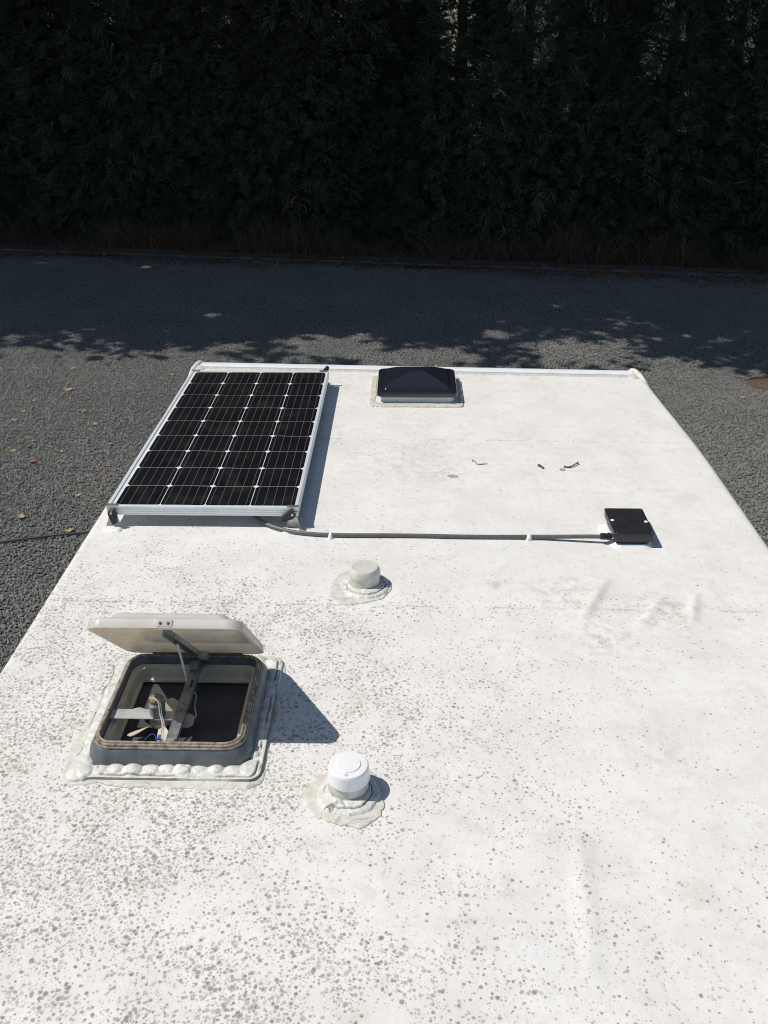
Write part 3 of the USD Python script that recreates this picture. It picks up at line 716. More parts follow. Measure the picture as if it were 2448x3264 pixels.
def hN(X, Y):
    h = np.full(X.shape, -1.0); lumpy = fbm2(X, Y, 48, 15, 4)
    for x, y, r, k in lumps:
        wob = 0.004 * (fbm2(X, Y, 70, 5, 2) - .5)
        d2 = ((X - x) ** 2 + (Y - y) ** 2) / (r + wob) ** 2
        h = np.maximum(h, np.where(d2 < 1, 0.016 * k * np.sqrt(np.clip(1 - d2, 0, 1)) ** 0.8 * (0.72 + 0.55 * lumpy), -1))
    outer = rrd(X, Y, 0.232, 0.682, -2.688, -2.212, 0.03)
    bead = np.where((outer < 0.002) & (rrd(X, Y, 0.258, 0.655, -2.652, -2.24, 0.03) > -0.004), 0.007 + 0.004 * fbm2(X, Y, 60, 12), -1)
    h = np.maximum(h, bead)
    crk = 0.006 * cracksN(X, Y)
    return np.where(h > 0, np.maximum(h - crk, 0.001), -1)
def cracksN(X, Y):
    o = rrd(X, Y, 0.232, 0.682, -2.688, -2.212, 0.03)
    right = sstep(0.56, 0.66, X) + sstep(-2.64, -2.67, Y)
    c = cracks(o + 0.010, X, Y, 21, w=0.0017) * np.clip(right, 0, 1)
    c2 = cracks(np.abs(fbm2(X, Y, 15, 77, 2) - .5) * .13, X, Y, 24, w=0.0012)
    return np.maximum(c, 0.8 * c2)
def dirtN(X, Y):
    o = rrd(X, Y, 0.232, 0.682, -2.688, -2.212, 0.03)
    edge = sstep(-0.002, 0.001, o) * sstep(0.40, 0.52, fbm2(X, Y, 9, 51, 2))
    inn = rrd(X, Y, 0.262, 0.650, -2.648, -2.244, 0.03)
    return np.maximum.reduce([0.9 * cracksN(X, Y), 0.85 * edge, 0.35 * sstep(0.006, -0.006, inn)])
def dK(X, Y): return rrd(X, Y, 0.214, 0.692, -2.706, -2.205, 0.04) + 0.05 * (fbm2(X, Y, 13, 61, 4) - 0.5) + 0.03 * sstep(-2.45, -2.25, Y) * (X < .4)
sealobj('sealant_skirt', lambda X, Y: np.where((dK(X, Y) < 0) & (rrd(X, Y, .27, .64, -2.64, -2.25, .02) > 0), 0.0013 + 0.0016 * sstep(0, -.006, dK(X, Y)), -1),
        lambda X, Y: 0.8 * sstep(-.003, .001, dK(X, Y)) * sstep(.5, .62, fbm2(X, Y, 14, 66, 2)) + 0.5 * cracks(np.abs(fbm2(X, Y, 12, 68, 2) - .5) * .12, X, Y, 4, w=.0013),
        (0.15, 0.76, -2.78, -2.13), 0.003, M['skirt'], nv)
sealobj('sealant_bead', hN, dirtN, (0.20, 0.72, -2.73, -2.18), 0.0019, M['seal'], nv)

# lid: a shallow tray with a raised centre, hinged along the far side
LX0, LX1, LL = 0.279, 0.645, 0.392
hy, hz, al = -2.279, H + 0.066, math.radians(44.5)
def lidp(P):
    """(x, v from the hinge, n outwards) to the world."""
    P = np.asarray(P, float)
    return np.c_[P[:, 0], hy - P[:, 1] * math.cos(al) + P[:, 2] * math.sin(al), hz + P[:, 1] * math.sin(al) + P[:, 2] * math.cos(al)]
def lr(i, n, r): return lidp(rr(LX0 + i, LX1 - i, i, LL - i, r, n, 8))
outer = [lr(0.0, 0.0, .038), lr(0.0, 0.004, .038), lr(0.0015, 0.016, .038), lr(0.005, 0.0225, .036), lr(0.012, 0.0258, .032), lr(0.034, 0.027, .028), lr(0.040, 0.030, .026), lr(0.046, 0.040, .022), lr(0.053, 0.0445, .018), lr(0.07, 0.046, .012), lr(0.12, 0.047, .008)]
inner = [lr(0.12, 0.0445, .008), lr(0.07, 0.0435, .012), lr(0.056, 0.042, .016), lr(0.049, 0.038, .020), lr(0.043, 0.028, .024), lr(0.036, 0.0245, .026), lr(0.016, 0.0233, .030), lr(0.009, 0.0205, .034), lr(0.0045, 0.015, .036), lr(0.003, 0.004, .036), lr(0.003, 0.0, .036)]
m_out = loft(outer, cap1=True); m_in = loft(inner, cap0=True); m_edge = loft([inner[-1], outer[0]])
shell = cat([m_out, m_edge])
lid = obj('lid', shell, M['lid'], nv, smooth=35)
obj('lid_underside', m_in, M['lidin'], lid, smooth=35, label='grimy beige underside')
def lbox(lo, hi, b=0.001):
    m = cbox(lo, hi, b); m.vertices = lidp(np.array(m.vertices)); return m
lp = obj('latch_plate', lbox((0.448, LL - .0015, 0.003), (0.485, LL + .002, 0.020), 0.0012), M['lid'], lid)
for x in (0.4575, 0.4755):
    d = lathe([(.0036, 0), (.0036, .0012), (.002, .0022), (.0005, .0024)], 12)
    vv = np.array(d.vertices); d.vertices = lidp(np.c_[x + vv[:, 0], LL + .002 + vv[:, 2], 0.011 + vv[:, 1]])
    obj('screw', d, M['screw'], lid)
obj('hinge', cat([tube([(0.345, hy + .004, hz - .006), (0.585, hy + .004, hz - .006)], .004, 8), lbox((0.345, 0.004, -0.004), (0.585, 0.018, 0.0005), .0005)]), M['hinge'], nv)
# lift arm channel fixed along the lid's underside, prop link and cross bar
lx = 0.468
ch = cat([lbox((lx - .011, 0.03, -0.003), (lx + .011, LL - .02, -0.0005)), lbox((lx - .0125, 0.03, -0.014), (lx - .010, LL - .03, -0.0008)), lbox((lx + .010, 0.03, -0.014), (lx + .0125, LL - .06, -0.0008)), lbox((lx + .006, 0.018, -0.020), (lx + .03, 0.05, 0.0))])
obj('lift_channel', ch, M['bar'], nv, smooth=20)
pa = lidp([(lx - .006, 0.235, -0.010)])[0]
pb = np.array([0.455, -2.385, H + 0.058])
obj('prop_link', tube([pa, pa * .5 + pb * .5, pb], 0.0032, 8), M['zinc'], nv)
by0, by1 = -2.618, -2.286
bz0, bz1 = H + 0.054, H + 0.046
def barbox(x0, x1, zl, zh):
    rings = []
    for y, z in ((by0, bz0), (by1, bz1)):
        rings.append(np.array([(x0, y, z + zl), (x1, y, z + zl), (x1, y, z + zh), (x0, y, z + zh)]))
    return loft(rings, cap0=True, cap1=True)
cb = obj('cross_bar', cat([barbox(0.4515, 0.4735, -0.002, 0), barbox(0.4495, 0.4513, -0.013, 0.0005), barbox(0.4737, 0.4755, -0.013, 0.0005)]), M['bar'], nv, smooth=20)
M['shadowhole'] = simple('open_hole', (0.02, 0.02, 0.022), 0.8)
for k, (x, y) in enumerate(((0.462, -2.468), (0.467, -2.474), (0.459, -2.487), (0.464, -2.492), (0.461, -2.50), (0.463, -2.42), (0.465, -2.345))):
    zz = bz0 + (bz1 - bz0) * (y - by0) / (by1 - by0)
    obj('hole', lathe([(.0018, zz + .0002), (.0018, zz + .0006)], 8, (x, y)), M['shadowhole'], cb)
obj('slot', cbox((0.464, -2.400, bz0 - .0050), (0.469, -2.372, bz0 - .0048 + .0015), .0002), M['shadowhole'], cb)
obj('end_bracket', cat([cbox((0.440, by1 - .02, H + 0.040), (0.486, by1 + .004, H + 0.046), .001), cbox((0.452, by1 - .045, H + 0.0475), (0.474, by1 - .012, H + 0.060), .002)]), M['bar'], nv)
obj('end_tab', cbox((0.452, by0 - .004, H + 0.055), (0.473, by0 + .014, H + 0.0575), .0006), M['steel'], nv)
# fan: strap, motor, five blades and wires
obj('motor_strap', cat([cbox((0.287, -2.518, H + .0395), (0.398, -2.482, H + .0425), .0008), cbox((0.398, -2.517, H + .0355), (0.447, -2.483, H + .0385), .0008)]), M['zinc'], nv, smooth=20)
mx, my = 0.404, -2.497
fan = obj('fan_motor', lathe([(.017, H + .024), (.0195, H + .026), (.0195, H + .062), (.0205, H + .064), (.0205, H + .074), (.016, H + .078)], 28, (mx, my)), M['motor'], nv, smooth=40)
rc = trimesh.creation.icosphere(3, 0.016); rv = np.array(rc.vertices); rv *= 0.75 + 0.6 * meshkit.fbm(rv * 160, 3, 4)[:, None]; rv[:, 2] *= .75; rc.vertices = rv + [mx - .001, my + .004, H + .082]
obj('motor_cap', rc, M['motorrust'], fan, smooth=40)
hubx, huby, hubz = 0.404, -2.490, H + 0.012
obj('fan_hub', lathe([(.004, hubz - .012), (.022, hubz - .008), (.024, hubz + .006), (.016, hubz + .012)], 28, (hubx, huby)), M['blade'], nv)
def blade(deg):
    u = np.linspace(0, 1, 9); rings = []
    rad = 0.018 + 0.068 * u
    wid = 0.0065 + 0.0125 * np.sin(u * 1.75) ** 1.0
    wid[-1] *= .55; wid[-2] *= .9
    tw = np.radians(38 - 12 * u)
    a = math.radians(deg)
    er, et = np.array([math.cos(a), math.sin(a), 0]), np.array([-math.sin(a), math.cos(a), 0])
    for r_, w_, t_ in zip(rad, wid, tw):
        side = et * math.cos(t_) + np.array([0, 0, 1]) * math.sin(t_); nn = np.cross(er, side)
        c = np.array([hubx, huby, hubz]) + er * r_
        rings.append(np.array([c - side * w_ - nn * .0007, c + side * w_ - nn * .0007, c + side * w_ + nn * .0007, c - side * w_ + nn * .0007]))
    return loft(rings, cap0=True, cap1=True)
for dg in (2, 74, 146, 222, 290):
    obj('fan_blade', blade(dg), M['blade'], nv, smooth=40)
wp = spline([(mx - .014, my + .002, H + .080), (mx - .006, my - .004, H + .092), (mx + .006, my - .010, H + .090), (mx + .014, my - .028, H + .066), (mx + .024, my - .05, H + .050), (mx + .026, my - .075, H + .046), (mx + .034, my - .105, H + .050), (mx + .036, my - .118, H + .056)], 50)
obj('wire', tube(wp, .0017, 7), M['wire'], nv)
obj('wire', tube(wp + [0.0035, 0.002, -0.002], .0014, 7), M['wire'], nv)
obj('wire_connector', cat([cbox((mx + .024, my - .119, H + .058), (mx + .036, my - .112, H + .064), .001), cbox((mx + .028, my - .113, H + .058), (mx + .034, my - .102, H + .063), .001)]), M['blue'], nv)
obj('wire', tube(spline([(mx + .026, my - .115, H + .061), (mx + .012, my - .105, H + .066), (mx + .004, my - .11, H + .062), (mx - .002, my - .115, H + .058)], 16), .0009, 6), M['blue'], nv)
hk = spline([(0.472, -2.40, H + .035), (0.480, -2.41, H + .02), (0.478, -2.425, H + .005), (0.484, -2.44, H - .005), (0.482, -2.455, H - .008), (0.472, -2.458, H - .006), (0.466, -2.452, H - .004)], 24)
obj('crank_hook', tube(hk, .002, 7), M['zinc'], nv)

# ------------------------------------------------------------------ scraps lying on the roof
def scrap(name, pts, r, m, label, cat_='debris'):
    p = spline(pts, 24)
    return tag(obj(name, tube(p, r, 7), m, smooth=60), label, cat_)
M['twig'] = simple('grey_brown_twig', (0.17, 0.15, 0.12), 0.8, var=0.25, scale=150)
M['flake'] = simple('grey_flake', (0.42, 0.41, 0.385), 0.7, var=0.15, scale=90)
M['bark2'] = simple('brown_bark_scrap', (0.15, 0.10, 0.065), 0.8, var=0.3, scale=150)
scrap('twig', [(1.655, -0.912, H + .004), (1.672, -0.918, H + .004), (1.69, -0.908, H + .006), (1.708, -0.888, H + .007), (1.716, -0.880, H + .006)], np.r_[.005, np.linspace(.0035, .0025, 21), .005, .0035], M['twig'], 'curved brown twig lying beside a grey flake on the right of the roof', 'twig')
def flake_mesh(cx, cy, rx, ry, seed, t=0.003):
    a = np.linspace(0, 2 * np.pi, 14, endpoint=False)
    k = 0.75 + 0.5 * np.random.default_rng(seed).random(14)
    p = np.c_[cx + rx * k * np.cos(a), cy + ry * k * np.sin(a)]
    return loft([np.c_[p, np.full(14, H + .0005)], np.c_[cx + (p[:, 0] - cx) * .9, cy + (p[:, 1] - cy) * .9, H + t + .0015 * np.cos(a * 2)]], cap1=True)
tag(obj('sealant_flake', flake_mesh(1.644, -0.936, .012, .014, 3), M['flake']), 'pale grey flake touching the curved twig', 'debris')
scrap('bark_scrap', [(1.553, -0.902, H + .004), (1.561, -0.914, H + .005), (1.570, -0.932, H + .004)], np.r_[.003, np.linspace(.006, .004, 22), .002], M['bark2'], 'small reddish brown bark scrap left of the curved twig')
scrap('twig', [(1.290, -0.862, H + .004), (1.302, -0.876, H + .003), (1.310, -0.896, H + .003), (1.335, -0.892, H + .003), (1.350, -0.888, H + .002)], np.r_[.005, .006, np.linspace(.0045, .0015, 22)], M['flake'], 'crooked grey twig lying in the middle of the roof', 'twig')
tag(obj('sealant_flake', flake_mesh(1.205, -1.008, .018, .016, 9, .0025), M['flake']), 'thin pale flake on the roof between solar panel and twigs', 'debris')

# ------------------------------------------------------------------ gravel
def gravel_patch(seed, n=2500):
    r = np.random.default_rng(seed)
    base = trimesh.creation.icosphere(0)
    bv, bf = np.array(base.vertices), np.array(base.faces)
    V, Fc = [], []
    for k in range(n):
        s = r.uniform(.0075, .0145) * np.array([1.15, .9, .62]) * r.uniform(.75, 1.25, 3)
        w = bv * s * (1 + r.normal(0, .14, (12, 1)))
        qn = trimesh.transformations.random_rotation_matrix(r.random(3))[:3, :3]
        w = w @ qn.T
        w += [r.uniform(0, 1), r.uniform(0, 1), r.uniform(.002, .015)]
        Fc.append(bf + 12 * k); V.append(w)
    return trimesh.Trimesh(np.vstack(V) - [.5, .5, 0], np.vstack(Fc), process=False)
pi = UsdGeom.PointInstancer.Define(stage, '/World/gravel')
tag(pi.GetPrim(), 'loose dark grey crushed gravel covering the drive around the trailer', 'gravel', kind='stuff')
for k in range(3):
    usdkit.mesh(stage, f'/World/gravel/protos/patch_{k}', gravel_patch(20 + k), M['pebble'])
pos_, ids_, ori_ = [], [], []
r = np.random.default_rng(5)
for ix in range(-11, 12):
    for iy in range(1, 17):
        x, y = ix + .5, iy + .5
        vv = (np.array([x, y]) - RO) @ RV
        if vv > 0.2 or (abs(x - 1.0) > 2.6 + 0.62 * (y + 4.3) - 0.0 and abs(x - 1.0) > 0.5 * (y + 5.5) + 1): continue
        pos_.append((x, y, 0)); ids_.append(int(r.integers(3)))
        a = math.radians(90 * int(r.integers(4))); ori_.append(Gf.Quath(math.cos(a / 2), 0, 0, math.sin(a / 2)))
pi.CreatePrototypesRel().SetTargets([Sdf.Path(f'/World/gravel/protos/patch_{k}') for k in range(3)])
pi.CreatePositionsAttr(Vt.Vec3fArray([Gf.Vec3f(*p) for p in pos_]))
pi.CreateProtoIndicesAttr(Vt.IntArray(ids_))
pi.CreateOrientationsAttr(Vt.QuathArray(ori_))

# kerb of concrete lengths
kerb = thing('kerb', None, None, kind='structure')
k = 0
u = -26.0
rk = np.random.default_rng(8)
while u < 24:
    L = 1.8
    c = []
    for uu in (u + .006, u + L - .006):
        dz = rk.normal(0, .004)
        c.append(np.array([row(uu, v_, z_ + dz) for v_, z_ in ((0.0, -.02), (0.0, .04), (0.015, .052), (0.46, .058), (0.47, .0))]))
    obj('kerb_stone', loft(c, cap0=True, cap1=True), M['kerb'], kerb, smooth=20)
    u += L

# ------------------------------------------------------------------ dry leaves, cover, black cable
def leaf_mesh(seed, size):
    r = np.random.default_rng(seed)
    n = 22
    a = np.linspace(0, 2 * np.pi, n, endpoint=False)
    lob = 0.62 + 0.38 * np.cos(2.5 * a) ** 2 + r.normal(0, .08, n)
    p = np.c_[np.cos(a) * lob, np.sin(a) * lob * .75] * size / 2
    z = lambda q: 0.9 * (q[:, 0] ** 2 * r.uniform(2, 7) + q[:, 1] ** 2 * r.uniform(-2, 8)) * 1.6
    top = np.c_[p, z(p)]; mid = np.c_[p * .5, z(p * .5)]
    up = loft([top, mid], cap1=True)
    st = tube([(0, 0, .001), (-size * .45, 0, size * .05), (-size * .75, size * .05, size * .04)], .0012, 5)
    return cat([up, st])
def leafcol(name, c): return simple(name, c, 0.65, var=0.22, scale=60)
LC = {'tan': leafcol('leaf_tan', (0.50, 0.34, 0.19)), 'orange': leafcol('leaf_orange', (0.33, 0.18, 0.10)), 'red': leafcol('leaf_red', (0.27, 0.12, 0.085)), 'brown': leafcol('leaf_brown', (0.20, 0.12, 0.06)), 'pale': leafcol('leaf_pale', (0.55, 0.50, 0.40)), 'green': leafcol('leaf_green', (0.30, 0.38, 0.20)), 'yellow': leafcol('leaf_yellow', (0.42, 0.33, 0.12))}
leaves = [(-3.327, 7.012, .17, 'tan', 'long curled tan leaf, largest on the gravel far left of the solar panel'), (-3.542, 7.874, .11, 'tan', 'tan leaf on the sunny gravel just below the tree shadow at the left'),
  (-2.878, 6.252, .13, 'orange', 'orange lobed leaf on the gravel left of the upper solar panel'), (-3.631, 5.95, .11, 'green', 'pale green leaf at the left edge of the gravel'),
  (-2.632, 5.84, .10, 'tan', 'tan crumpled leaf on the gravel left of the solar panel middle'), (-3.184, 5.169, .12, 'brown', 'dark brown curled leaf beside a smaller tan one on the left gravel'),
  (-3.312, 5.053, .10, 'tan', 'small tan leaf next to the dark brown curled leaf'), (-2.98, 4.767, .13, 'red', 'red orange leaf on the left gravel'),
  (-2.049, 3.852, .10, 'orange', 'orange tan leaf lying close to the roof edge by the panel corner'), (-2.644, 3.67, .09, 'red', 'pinkish leaf above the large tan leaf on the near left gravel'),
  (-2.632, 3.48, .12, 'tan', 'large tan leaf on the near left gravel'), (-2.088, 3.215, .12, 'yellow', 'yellow lobed leaf beside the black cable and roof edge')]
for k, (x, y, s, c, lab) in enumerate(leaves):
    lt = leaf_mesh(100 + k, s * .85)
    p = obj('dry_leaf', lt, LC[c], smooth=True)
    UsdGeom.Xformable(p).AddTransformOp().Set(Gf.Matrix4d().SetRotate(Gf.Rotation(Gf.Vec3d(0, 0, 1), float(k * 67 % 360))) * Gf.Matrix4d().SetTranslate(Gf.Vec3d(x, y, .022)))
    tag(p, lab, 'leaf', 'dry leaves on the gravel')
small = [(-2.362, 6.401, 'orange'), (-3.628, 6.23, 'tan'), (-2.293, 5.263, 'yellow'), (-2.755, 5.032, 'tan'), (-2.191, 4.596, 'red'), (-2.238, 3.953, 'tan'), (-2.47, 3.101, 'brown'), (-2.229, 7.441, 'orange'), (-2.123, 7.633, 'tan'), (-3.631, 6.6, 'green'), (-3.185, 5.336, 'tan'),
  (-4.732, 13.143, 'brown'), (-4.833, 11.694, 'brown'), (-3.287, 10.204, 'orange'), (-3.673, 8.854, 'red'), (-4.368, 9.127, 'orange'), (-2.316, 10.657, 'brown'), (-1.329, 9.302, 'brown'), (-1.187, 9.667, 'tan'), (-2.057, 10.704, 'brown'), (-2.23, 7.456, 'orange'), (1.46, 8.05, 'tan'), (3.9, 9.9, 'brown'), (4.9, 6.1, 'orange'), (5.3, 6.9, 'tan'), (4.2, 5.2, 'brown')]
for k, (x, y, c) in enumerate(small):
    p = obj('small_leaf', leaf_mesh(300 + k, .055 + .03 * ((k * 37) % 10) / 10), LC[c], smooth=True)
    UsdGeom.Xformable(p).AddTransformOp().Set(Gf.Matrix4d().SetRotate(Gf.Rotation(Gf.Vec3d(0, 0, 1), float(k * 91 % 360))) * Gf.Matrix4d().SetTranslate(Gf.Vec3d(x, y, .022)))
    tag(p, {'tan': 'small tan dry leaf on the gravel', 'orange': 'small orange dry leaf on the gravel', 'yellow': 'small yellow dry leaf on the gravel nearer the solar panel', 'red': 'small red dry leaf on the gravel', 'brown': 'small brown dry leaf on the gravel', 'green': 'small green fallen leaf on the gravel'}[c], 'leaf', f'small {c} leaves scattered on the gravel')
cov = thing('drain_cover', 'round rusty brown iron cover set in the gravel right of the trailer', 'drain cover', (5.80, 7.42, 0))
obj('cover_plate', lathe([(.225, .012), (.225, .030), (.22, .034), (.15, .035), (.148, .031), (.10, .031), (.098, .035), (.001, .036)], 40), M['ironcover'], cov)
obj('cover_ring', lathe([(.265, .0), (.265, .024), (.26, .028), (.23, .028), (.229, .01)], 40, cap1=False), M['ironcover'], cov)
hp = spline([(-4.6, 2.2, .028), (-3.4, 2.72, .028), (-2.641, 2.97, .030), (-2.332, 3.07, .030), (-1.984, 3.16, .030), (-1.2, 3.2, .028), (-0.4, 3.05, .028), (0.6, 2.3, .028)], 60)
tag(obj('ground_cable', tube(hp, .011, 9), M['hose'], smooth=60), 'black rubber cable lying on the gravel left of the trailer', 'cable')

# ------------------------------------------------------------------ hedge of conifers
def quadleaf(P, D, U, L, W):
    """Pointed leaves: base P, direction D, across U, arrays (n,3)."""
    n = len(P)
    L, W = L[:, None], W[:, None]
    v = np.stack([P, P + D * L * .5 + U * W * .5, P + D * L, P + D * L * .5 - U * W * .5], 1)
    f = np.arange(n)[:, None] * 4 + np.array([0, 1, 2, 3])
    return v.reshape(-1, 3), f
def norm(a): return a / np.maximum(np.linalg.norm(a, axis=-1, keepdims=True), 1e-9)
def conifer(seed, height=8.0, rad=1.6, nspray=9200, slim=False):
    r = np.random.default_rng(seed)
    zc = 0.3 + (height - .5) * r.random(nspray) ** (2.5 if slim else 2.0)
    ang = r.uniform(0, 2 * np.pi, nspray)
    prof = np.interp(zc / height, [0, .06, .2, .5, .8, 1], [.72, .95, 1.0, .9, .55, .06]) * rad
    if slim: prof = np.interp(zc / height, [0, .06, .2, .35, .43, .50, .62, 1], [.78, 1.0, 1.05, .98, .60, .40, .30, .05]) * rad
    lump = 0.78 + 0.5 * meshkit.fbm(np.c_[np.cos(ang) * 1.6, np.sin(ang) * 1.6, zc * 1.5], 3, seed)
    rr_ = prof * lump * np.clip(1 - 0.42 * r.random(nspray) ** 2.2, 0, 1)
    base = np.c_[np.cos(ang) * rr_, np.sin(ang) * rr_, zc]
    out = norm(np.c_[np.cos(ang), np.sin(ang), r.normal(-.12, .38, nspray)] + r.normal(0, .35, (nspray, 3)))
    V, Fc, off = [], [], 0
    up = np.array([0, 0, 1.0])
    side = norm(np.cross(out, up) + r.normal(0, .5, (nspray, 3)))
    side = norm(side - out * (side * out).sum(1, keepdims=True))
    Ls = r.uniform(.22, .46, nspray)
    for t, sg, ll, ww in ((0, 0, 1.0, .09), (.08, 1, .5, .17), (.08, -1, .5, .17), (.24, 1, .5, .16), (.26, -1, .5, .16), (.42, 1, .44, .16), (.44, -1, .44, .16), (.6, 1, .36, .16), (.62, -1, .36, .16), (.78, 1, .26, .16), (.8, -1, .26, .16)):
        D = norm(out + side * sg * .85 + r.normal(0, .16, (nspray, 3)) + np.array([0, 0, -.12 * abs(sg)]))
        U = norm(np.cross(D, np.cross(out, side)) + r.normal(0, .3, (nspray, 3)))
        v_, f_ = quadleaf(base + out * (t * Ls)[:, None], D, U, Ls * ll, Ls * ll * ww * 1.1)
        V.append(v_); Fc.append(f_ + off); off += len(v_)
    q = np.vstack(Fc)
    return np.vstack(V), q
def limbs(seed, height, rad):
    r = np.random.default_rng(seed)
    ms = [tube([(0, 0, -.1), (0.02, 0, height * .4), (0, .03, height * .92)], [.15, .10, .02], 9)]
    for k in range(26):
        z = .4 + height * .8 * k / 26; a = r.uniform(0, 6.28); L = rad * np.interp(z / height, [0, .2, .8, 1], [.8, .9, .5, .1])
        ms.append(tube([(0, 0, z), (math.cos(a) * L * .5, math.sin(a) * L * .5, z + .15), (math.cos(a) * L, math.sin(a) * L, z + .45)], [.035, .02, .006], 5))
    return cat(ms)
protos = []
for k in range(4):
    c = klass(f'conifer_{k}')
    v_, q_ = conifer(40 + k, slim=k > 1)
    usdkit.mesh(stage, f'/World/conifer_{k}/crown', (v_, q_), M['conifer'])
    usdkit.mesh(stage, f'/World/conifer_{k}/trunk', limbs(60 + k, 8.0, 1.5), M['bark'])
    protos.append(c)
def place_class(name, k, loc, rotz, scale, label, cat_, group):
    x = UsdGeom.Xform.Define(stage, numbered('/World/' + name))
    x.GetPrim().GetReferences().AddInternalReference(Sdf.Path(k))
    x.AddTransformOp().Set(Gf.Matrix4d().SetScale(Gf.Vec3d(*scale)) * Gf.Matrix4d().SetRotate(Gf.Rotation(Gf.Vec3d(0, 0, 1), float(rotz))) * Gf.Matrix4d().SetTranslate(Gf.Vec3d(*map(float, loc))))
    x.GetPrim().SetInstanceable(True)
    return tag(x.GetPrim(), label, cat_, group)
r = np.random.default_rng(77)
i = 0
u = -13.5
while u < 13.5:
    p = row(u, 2.75 + r.normal(0, .12), 0.0)
    s = r.uniform(.92, 1.12)
    place_class('conifer_tree', f'/World/conifer_{i % 2 + (2 if u > 0.5 else 0)}', p, r.uniform(0, 360), (s, s, s * r.uniform(.95, 1.1)), 'dark evergreen conifer in the dense shaded hedge behind the kerb', 'tree', 'conifers of the hedge')
    if u < 0.4 and i % 5 not in (1, 3):
        p = row(u + 0.7, 4.1 + r.normal(0, .15), 0.0)
        s = r.uniform(.92, 1.1)
        place_class('conifer_tree', f'/World/conifer_{i % 2}', p, r.uniform(0, 360), (s, s, s), 'dark evergreen conifer in the dense shaded hedge behind the kerb', 'tree', 'conifers of the hedge')
    u += r.uniform(1.2, 1.45); i += 1

# ------------------------------------------------------------------ big broadleaf trees over the drive (their crowns are above the picture)
def broadleaf(seed, n=85000):
    r = np.random.default_rng(seed)
    nb = 95
    a = r.uniform(0, 2 * np.pi, nb); rad = 7.4 * np.sqrt(r.random(nb)); z = r.uniform(-2.8, 3.2, nb) * np.sqrt(np.clip(1 - (rad / 8.6) ** 2, .12, 1)) + 9.6
    cen = np.c_[np.cos(a) * rad, np.sin(a) * rad, z]; br = r.uniform(1.25, 2.1, nb)
    k = r.integers(0, nb, n)
    d = norm(r.normal(0, 1, (n, 3)))
    P = cen[k] + d * (br[k] * r.random(n) ** .38)[:, None] * [1, 1, .75]
    D = norm(r.normal(0, 1, (n, 3)) + [0, 0, -.3]); U = norm(np.cross(D, norm(r.normal(0, .5, (n, 3)) + [0, 0, 1])))
    L = r.uniform(.16, .30, n)
    v_, q_ = quadleaf(P, D, U, L, L * .75)
    return v_, q_, cen
GAPS = [(0.094, 9.065, 0.62), (0.619, 8.624, 0.5), (1.293, 8.379, 0.45), (1.781, 8.36, 0.3), (3.661, 8.756, 0.55), (4.114, 8.989, 0.4), (-2.048, 10.555, 0.2), (-4.1, 14.005, 0.22), (-3.136, 11.015, 0.17), (-3.898, 10.191, 0.15), (-4.957, 9.253, 0.22), (-2.664, 9.658, 0.24), (-2.412, 8.864, 0.2), (-3.1, 13.368, 0.1), (2.472, 9.672, 0.28), (1.611, 8.571, 0.25), (-0.819, 9.284, 0.25), (-6.219, 14.382, 0.15), (-6.975, 14.368, 0.15), (-1.432, 8.959, 0.3), (-1.734, 8.579, 0.3)]
def culled(P, uu_seed):
    """Leaves that are missing where the crown has gaps towards the sun (the light patches on the drive)."""
    g0 = P[:, :2] - SUN[:2] / SUN[2] * P[:, 2:3]
    keep = np.ones(len(P), bool)
    wob = meshkit.fbm(np.c_[g0 * 2.6, np.zeros(len(P))], 3, 17)
    for gx_, gy_, gr in GAPS:
        keep &= np.hypot(g0[:, 0] - gx_, g0[:, 1] - gy_) > gr * (0.35 + 1.5 * wob)
    return keep
for k, (uu, vv, rz, s) in enumerate(((-23, 2.9, 20, 1.0), (-15.0, 0.9, 130, 1.05), (-8.5, 2.9, 250, 1.0), (-1.5, 2.7, 70, 1.04), (5.5, 2.9, 320, 1.0))):
    v_, q_, cen = broadleaf(90 + k % 3)
    base = row(uu, vv)
    ca, sa = math.cos(math.radians(rz)), math.sin(math.radians(rz))
    T = lambda A: np.c_[(A[:, 0] * ca - A[:, 1] * sa) * s * 1.2, (A[:, 0] * sa + A[:, 1] * ca) * s * 1.2, A[:, 2] * s * 1.06]
    v_, cen = T(v_), T(cen)
    keep = culled(v_[0::4] + base, k)
    v_ = v_.reshape(-1, 4, 3)[keep].reshape(-1, 3); q_ = np.arange(len(v_)).reshape(-1, 4)
    t = thing('broadleaf_tree', 'tall broadleaf tree standing behind the hedge and shading the drive', 'tree', base, 0, 'broadleaf trees overhanging the drive')
    usdkit.mesh(stage, str(t.GetPath()) + '/crown', (v_, q_), M['oakleaf'])
    ms = [tube([(0, 0, -.2), (.1, 0, 3), (0, .1, 6), (.2, 0, 10)], [.42, .34, .26, .10], 12)]
    for c3 in cen[::2]:
        ms.append(tube([(0, 0, 5.2), c3 * [.45, .45, 1] * .6 + [0, 0, 2.6], c3], [.16, .09, .02], 6))
    usdkit.mesh(stage, str(t.GetPath()) + '/trunk', cat(ms), M['bark'])

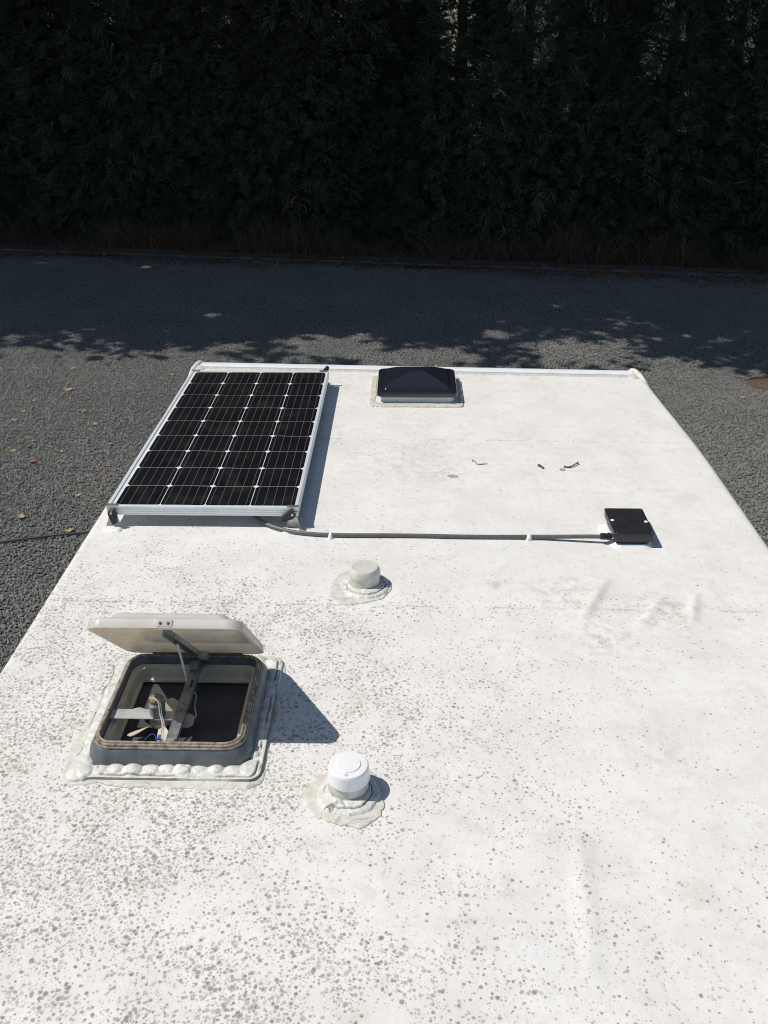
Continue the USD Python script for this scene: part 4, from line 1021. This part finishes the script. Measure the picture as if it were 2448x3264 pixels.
# ------------------------------------------------------------------ dry grass, litter and a tall weed along the hedge foot
def tuft_mesh(seed, n, x0, x1, depth, hmin, hmax):
    r = np.random.default_rng(seed)
    P = np.c_[r.uniform(x0, x1, n), r.uniform(0, depth, n), np.full(n, .0)]
    D = norm(np.c_[r.normal(0, .5, n), r.normal(-.2, .5, n), np.ones(n)])
    U = norm(np.cross(D, r.normal(0, 1, (n, 3))))
    L = r.uniform(hmin, hmax, n) * np.clip(2.6 * meshkit.fbm(np.c_[P[:, 0] * 1.3, P[:, 1] * .8, P[:, 1] * 0], 3, seed) - .55, .12, 1.6)
    bend = norm(np.c_[r.normal(0, 1, n), r.normal(-.3, 1, n), np.zeros(n)]) * (L * .25)[:, None]
    W = r.uniform(.003, .008, n)[:, None]
    m_ = P + D * (L * .6)[:, None]; t_ = P + D * L[:, None] + bend
    v_ = np.stack([P - U * W, P + U * W, m_ + U * W * .8, m_ - U * W * .8, t_], 1).reshape(-1, 3)
    b = np.arange(n)[:, None] * 5
    f_ = np.vstack([b + [0, 1, 2], b + [0, 2, 3], b + [3, 2, 4]])
    return v_, f_
v_, f_ = tuft_mesh(5, 26000, -11.5, 11.5, 1.3, .12, .75)
w_ = RO[None] + v_[:, :1] * RU[None] + (v_[:, 1:2] + .42) * RV[None]
tag(obj('dry_grass', trimesh.Trimesh(np.c_[w_, v_[:, 2] + .02], f_, process=False), M['drygrass'], smooth=False), 'brown dry grass growing between kerb and hedge', 'grass', kind='stuff')
r = np.random.default_rng(12)
n = 9000
lu = r.uniform(-11, 11, n); lv = -np.abs(r.normal(0, .34, n)) * (0.4 + 1.2 * meshkit.noise(np.c_[lu * .8, lu * 0, lu * 0], 3)) + .02 + (r.random(n) < .4) * r.uniform(0, .5, n)
zz = np.where(lv > 0, .066, .028)
P = np.c_[RO[None] + lu[:, None] * RU[None] + lv[:, None] * RV[None], zz]
D = norm(np.c_[r.normal(0, 1, (n, 2)), r.normal(0, .25, n)]); U = norm(np.cross(D, [0, 0, 1.0]) + r.normal(0, .25, (n, 3)))
L = r.uniform(.03, .085, n)
v_, q_ = quadleaf(P, D, U, L, L * .7)
tag(obj('leaf_litter', (v_, q_), M['litter'], smooth=False), 'reddish brown fallen leaves drifted against the kerb', 'leaf litter', kind='stuff')
weed = thing('tall_weed', 'tall dead weed stalk with drooping seed heads at the hedge foot', 'weed', (-1.15, 15.35, .1))
obj('stem', tube(spline([(0, 0, -.08), (.02, 0, .35), (.0, .02, .7), (-.03, .0, 1.0)], 14), np.linspace(.012, .004, 14), 6), M['litter'], weed)
for k, (dx, dz) in enumerate(((-.30, .86), (-.22, .95), (.12, .90), (-.10, 1.05), (.2, 1.0), (.03, .42))):
    obj('seed_head', tube(spline([(0, 0, dz - .25), (dx * .6, -.02, dz), (dx, -.03, dz - .03), (dx * 1.05, -.03, dz - .2)], 14), np.r_[np.full(6, .004), np.linspace(.014, .02, 5), .015, .01, .004], 6), M['drygrass'], weed)

# ------------------------------------------------------------------ grey shed behind the hedge
shed = thing('grey_shed', 'grey sheet-metal shed glimpsed through the top of the hedge', 'shed', (13.0, 36.0, 0))
xs = np.arange(-9.0, 9.0, 1.0)
for k, x in enumerate(xs):
    n = 10
    xx = np.linspace(x + .003, x + .997, n * 4 + 1)
    yy = -0.018 * (np.arange(n * 4 + 1) % 4 < 2)
    ring0 = np.c_[xx, yy, np.full(len(xx), .05)]; ring1 = ring0.copy(); ring1[:, 2] = 7.6
    obj('wall_panel', loft([ring0, ring1], close=False), M['shedwall'], shed, smooth=False)
obj('wall', cbox((-9, .02, 0), (9, 8, 7.55), .01), M['shedwall'], shed)
obj('roof', loft([np.array([(-9.3, -.4, 7.6), (9.3, -.4, 7.6), (9.3, 4, 9.0), (-9.3, 4, 9.0)]), np.array([(-9.3, -.4, 7.7), (9.3, -.4, 7.7), (9.3, 4, 9.1), (-9.3, 4, 9.1)])], cap0=True, cap1=True), M['shedroof'], shed)
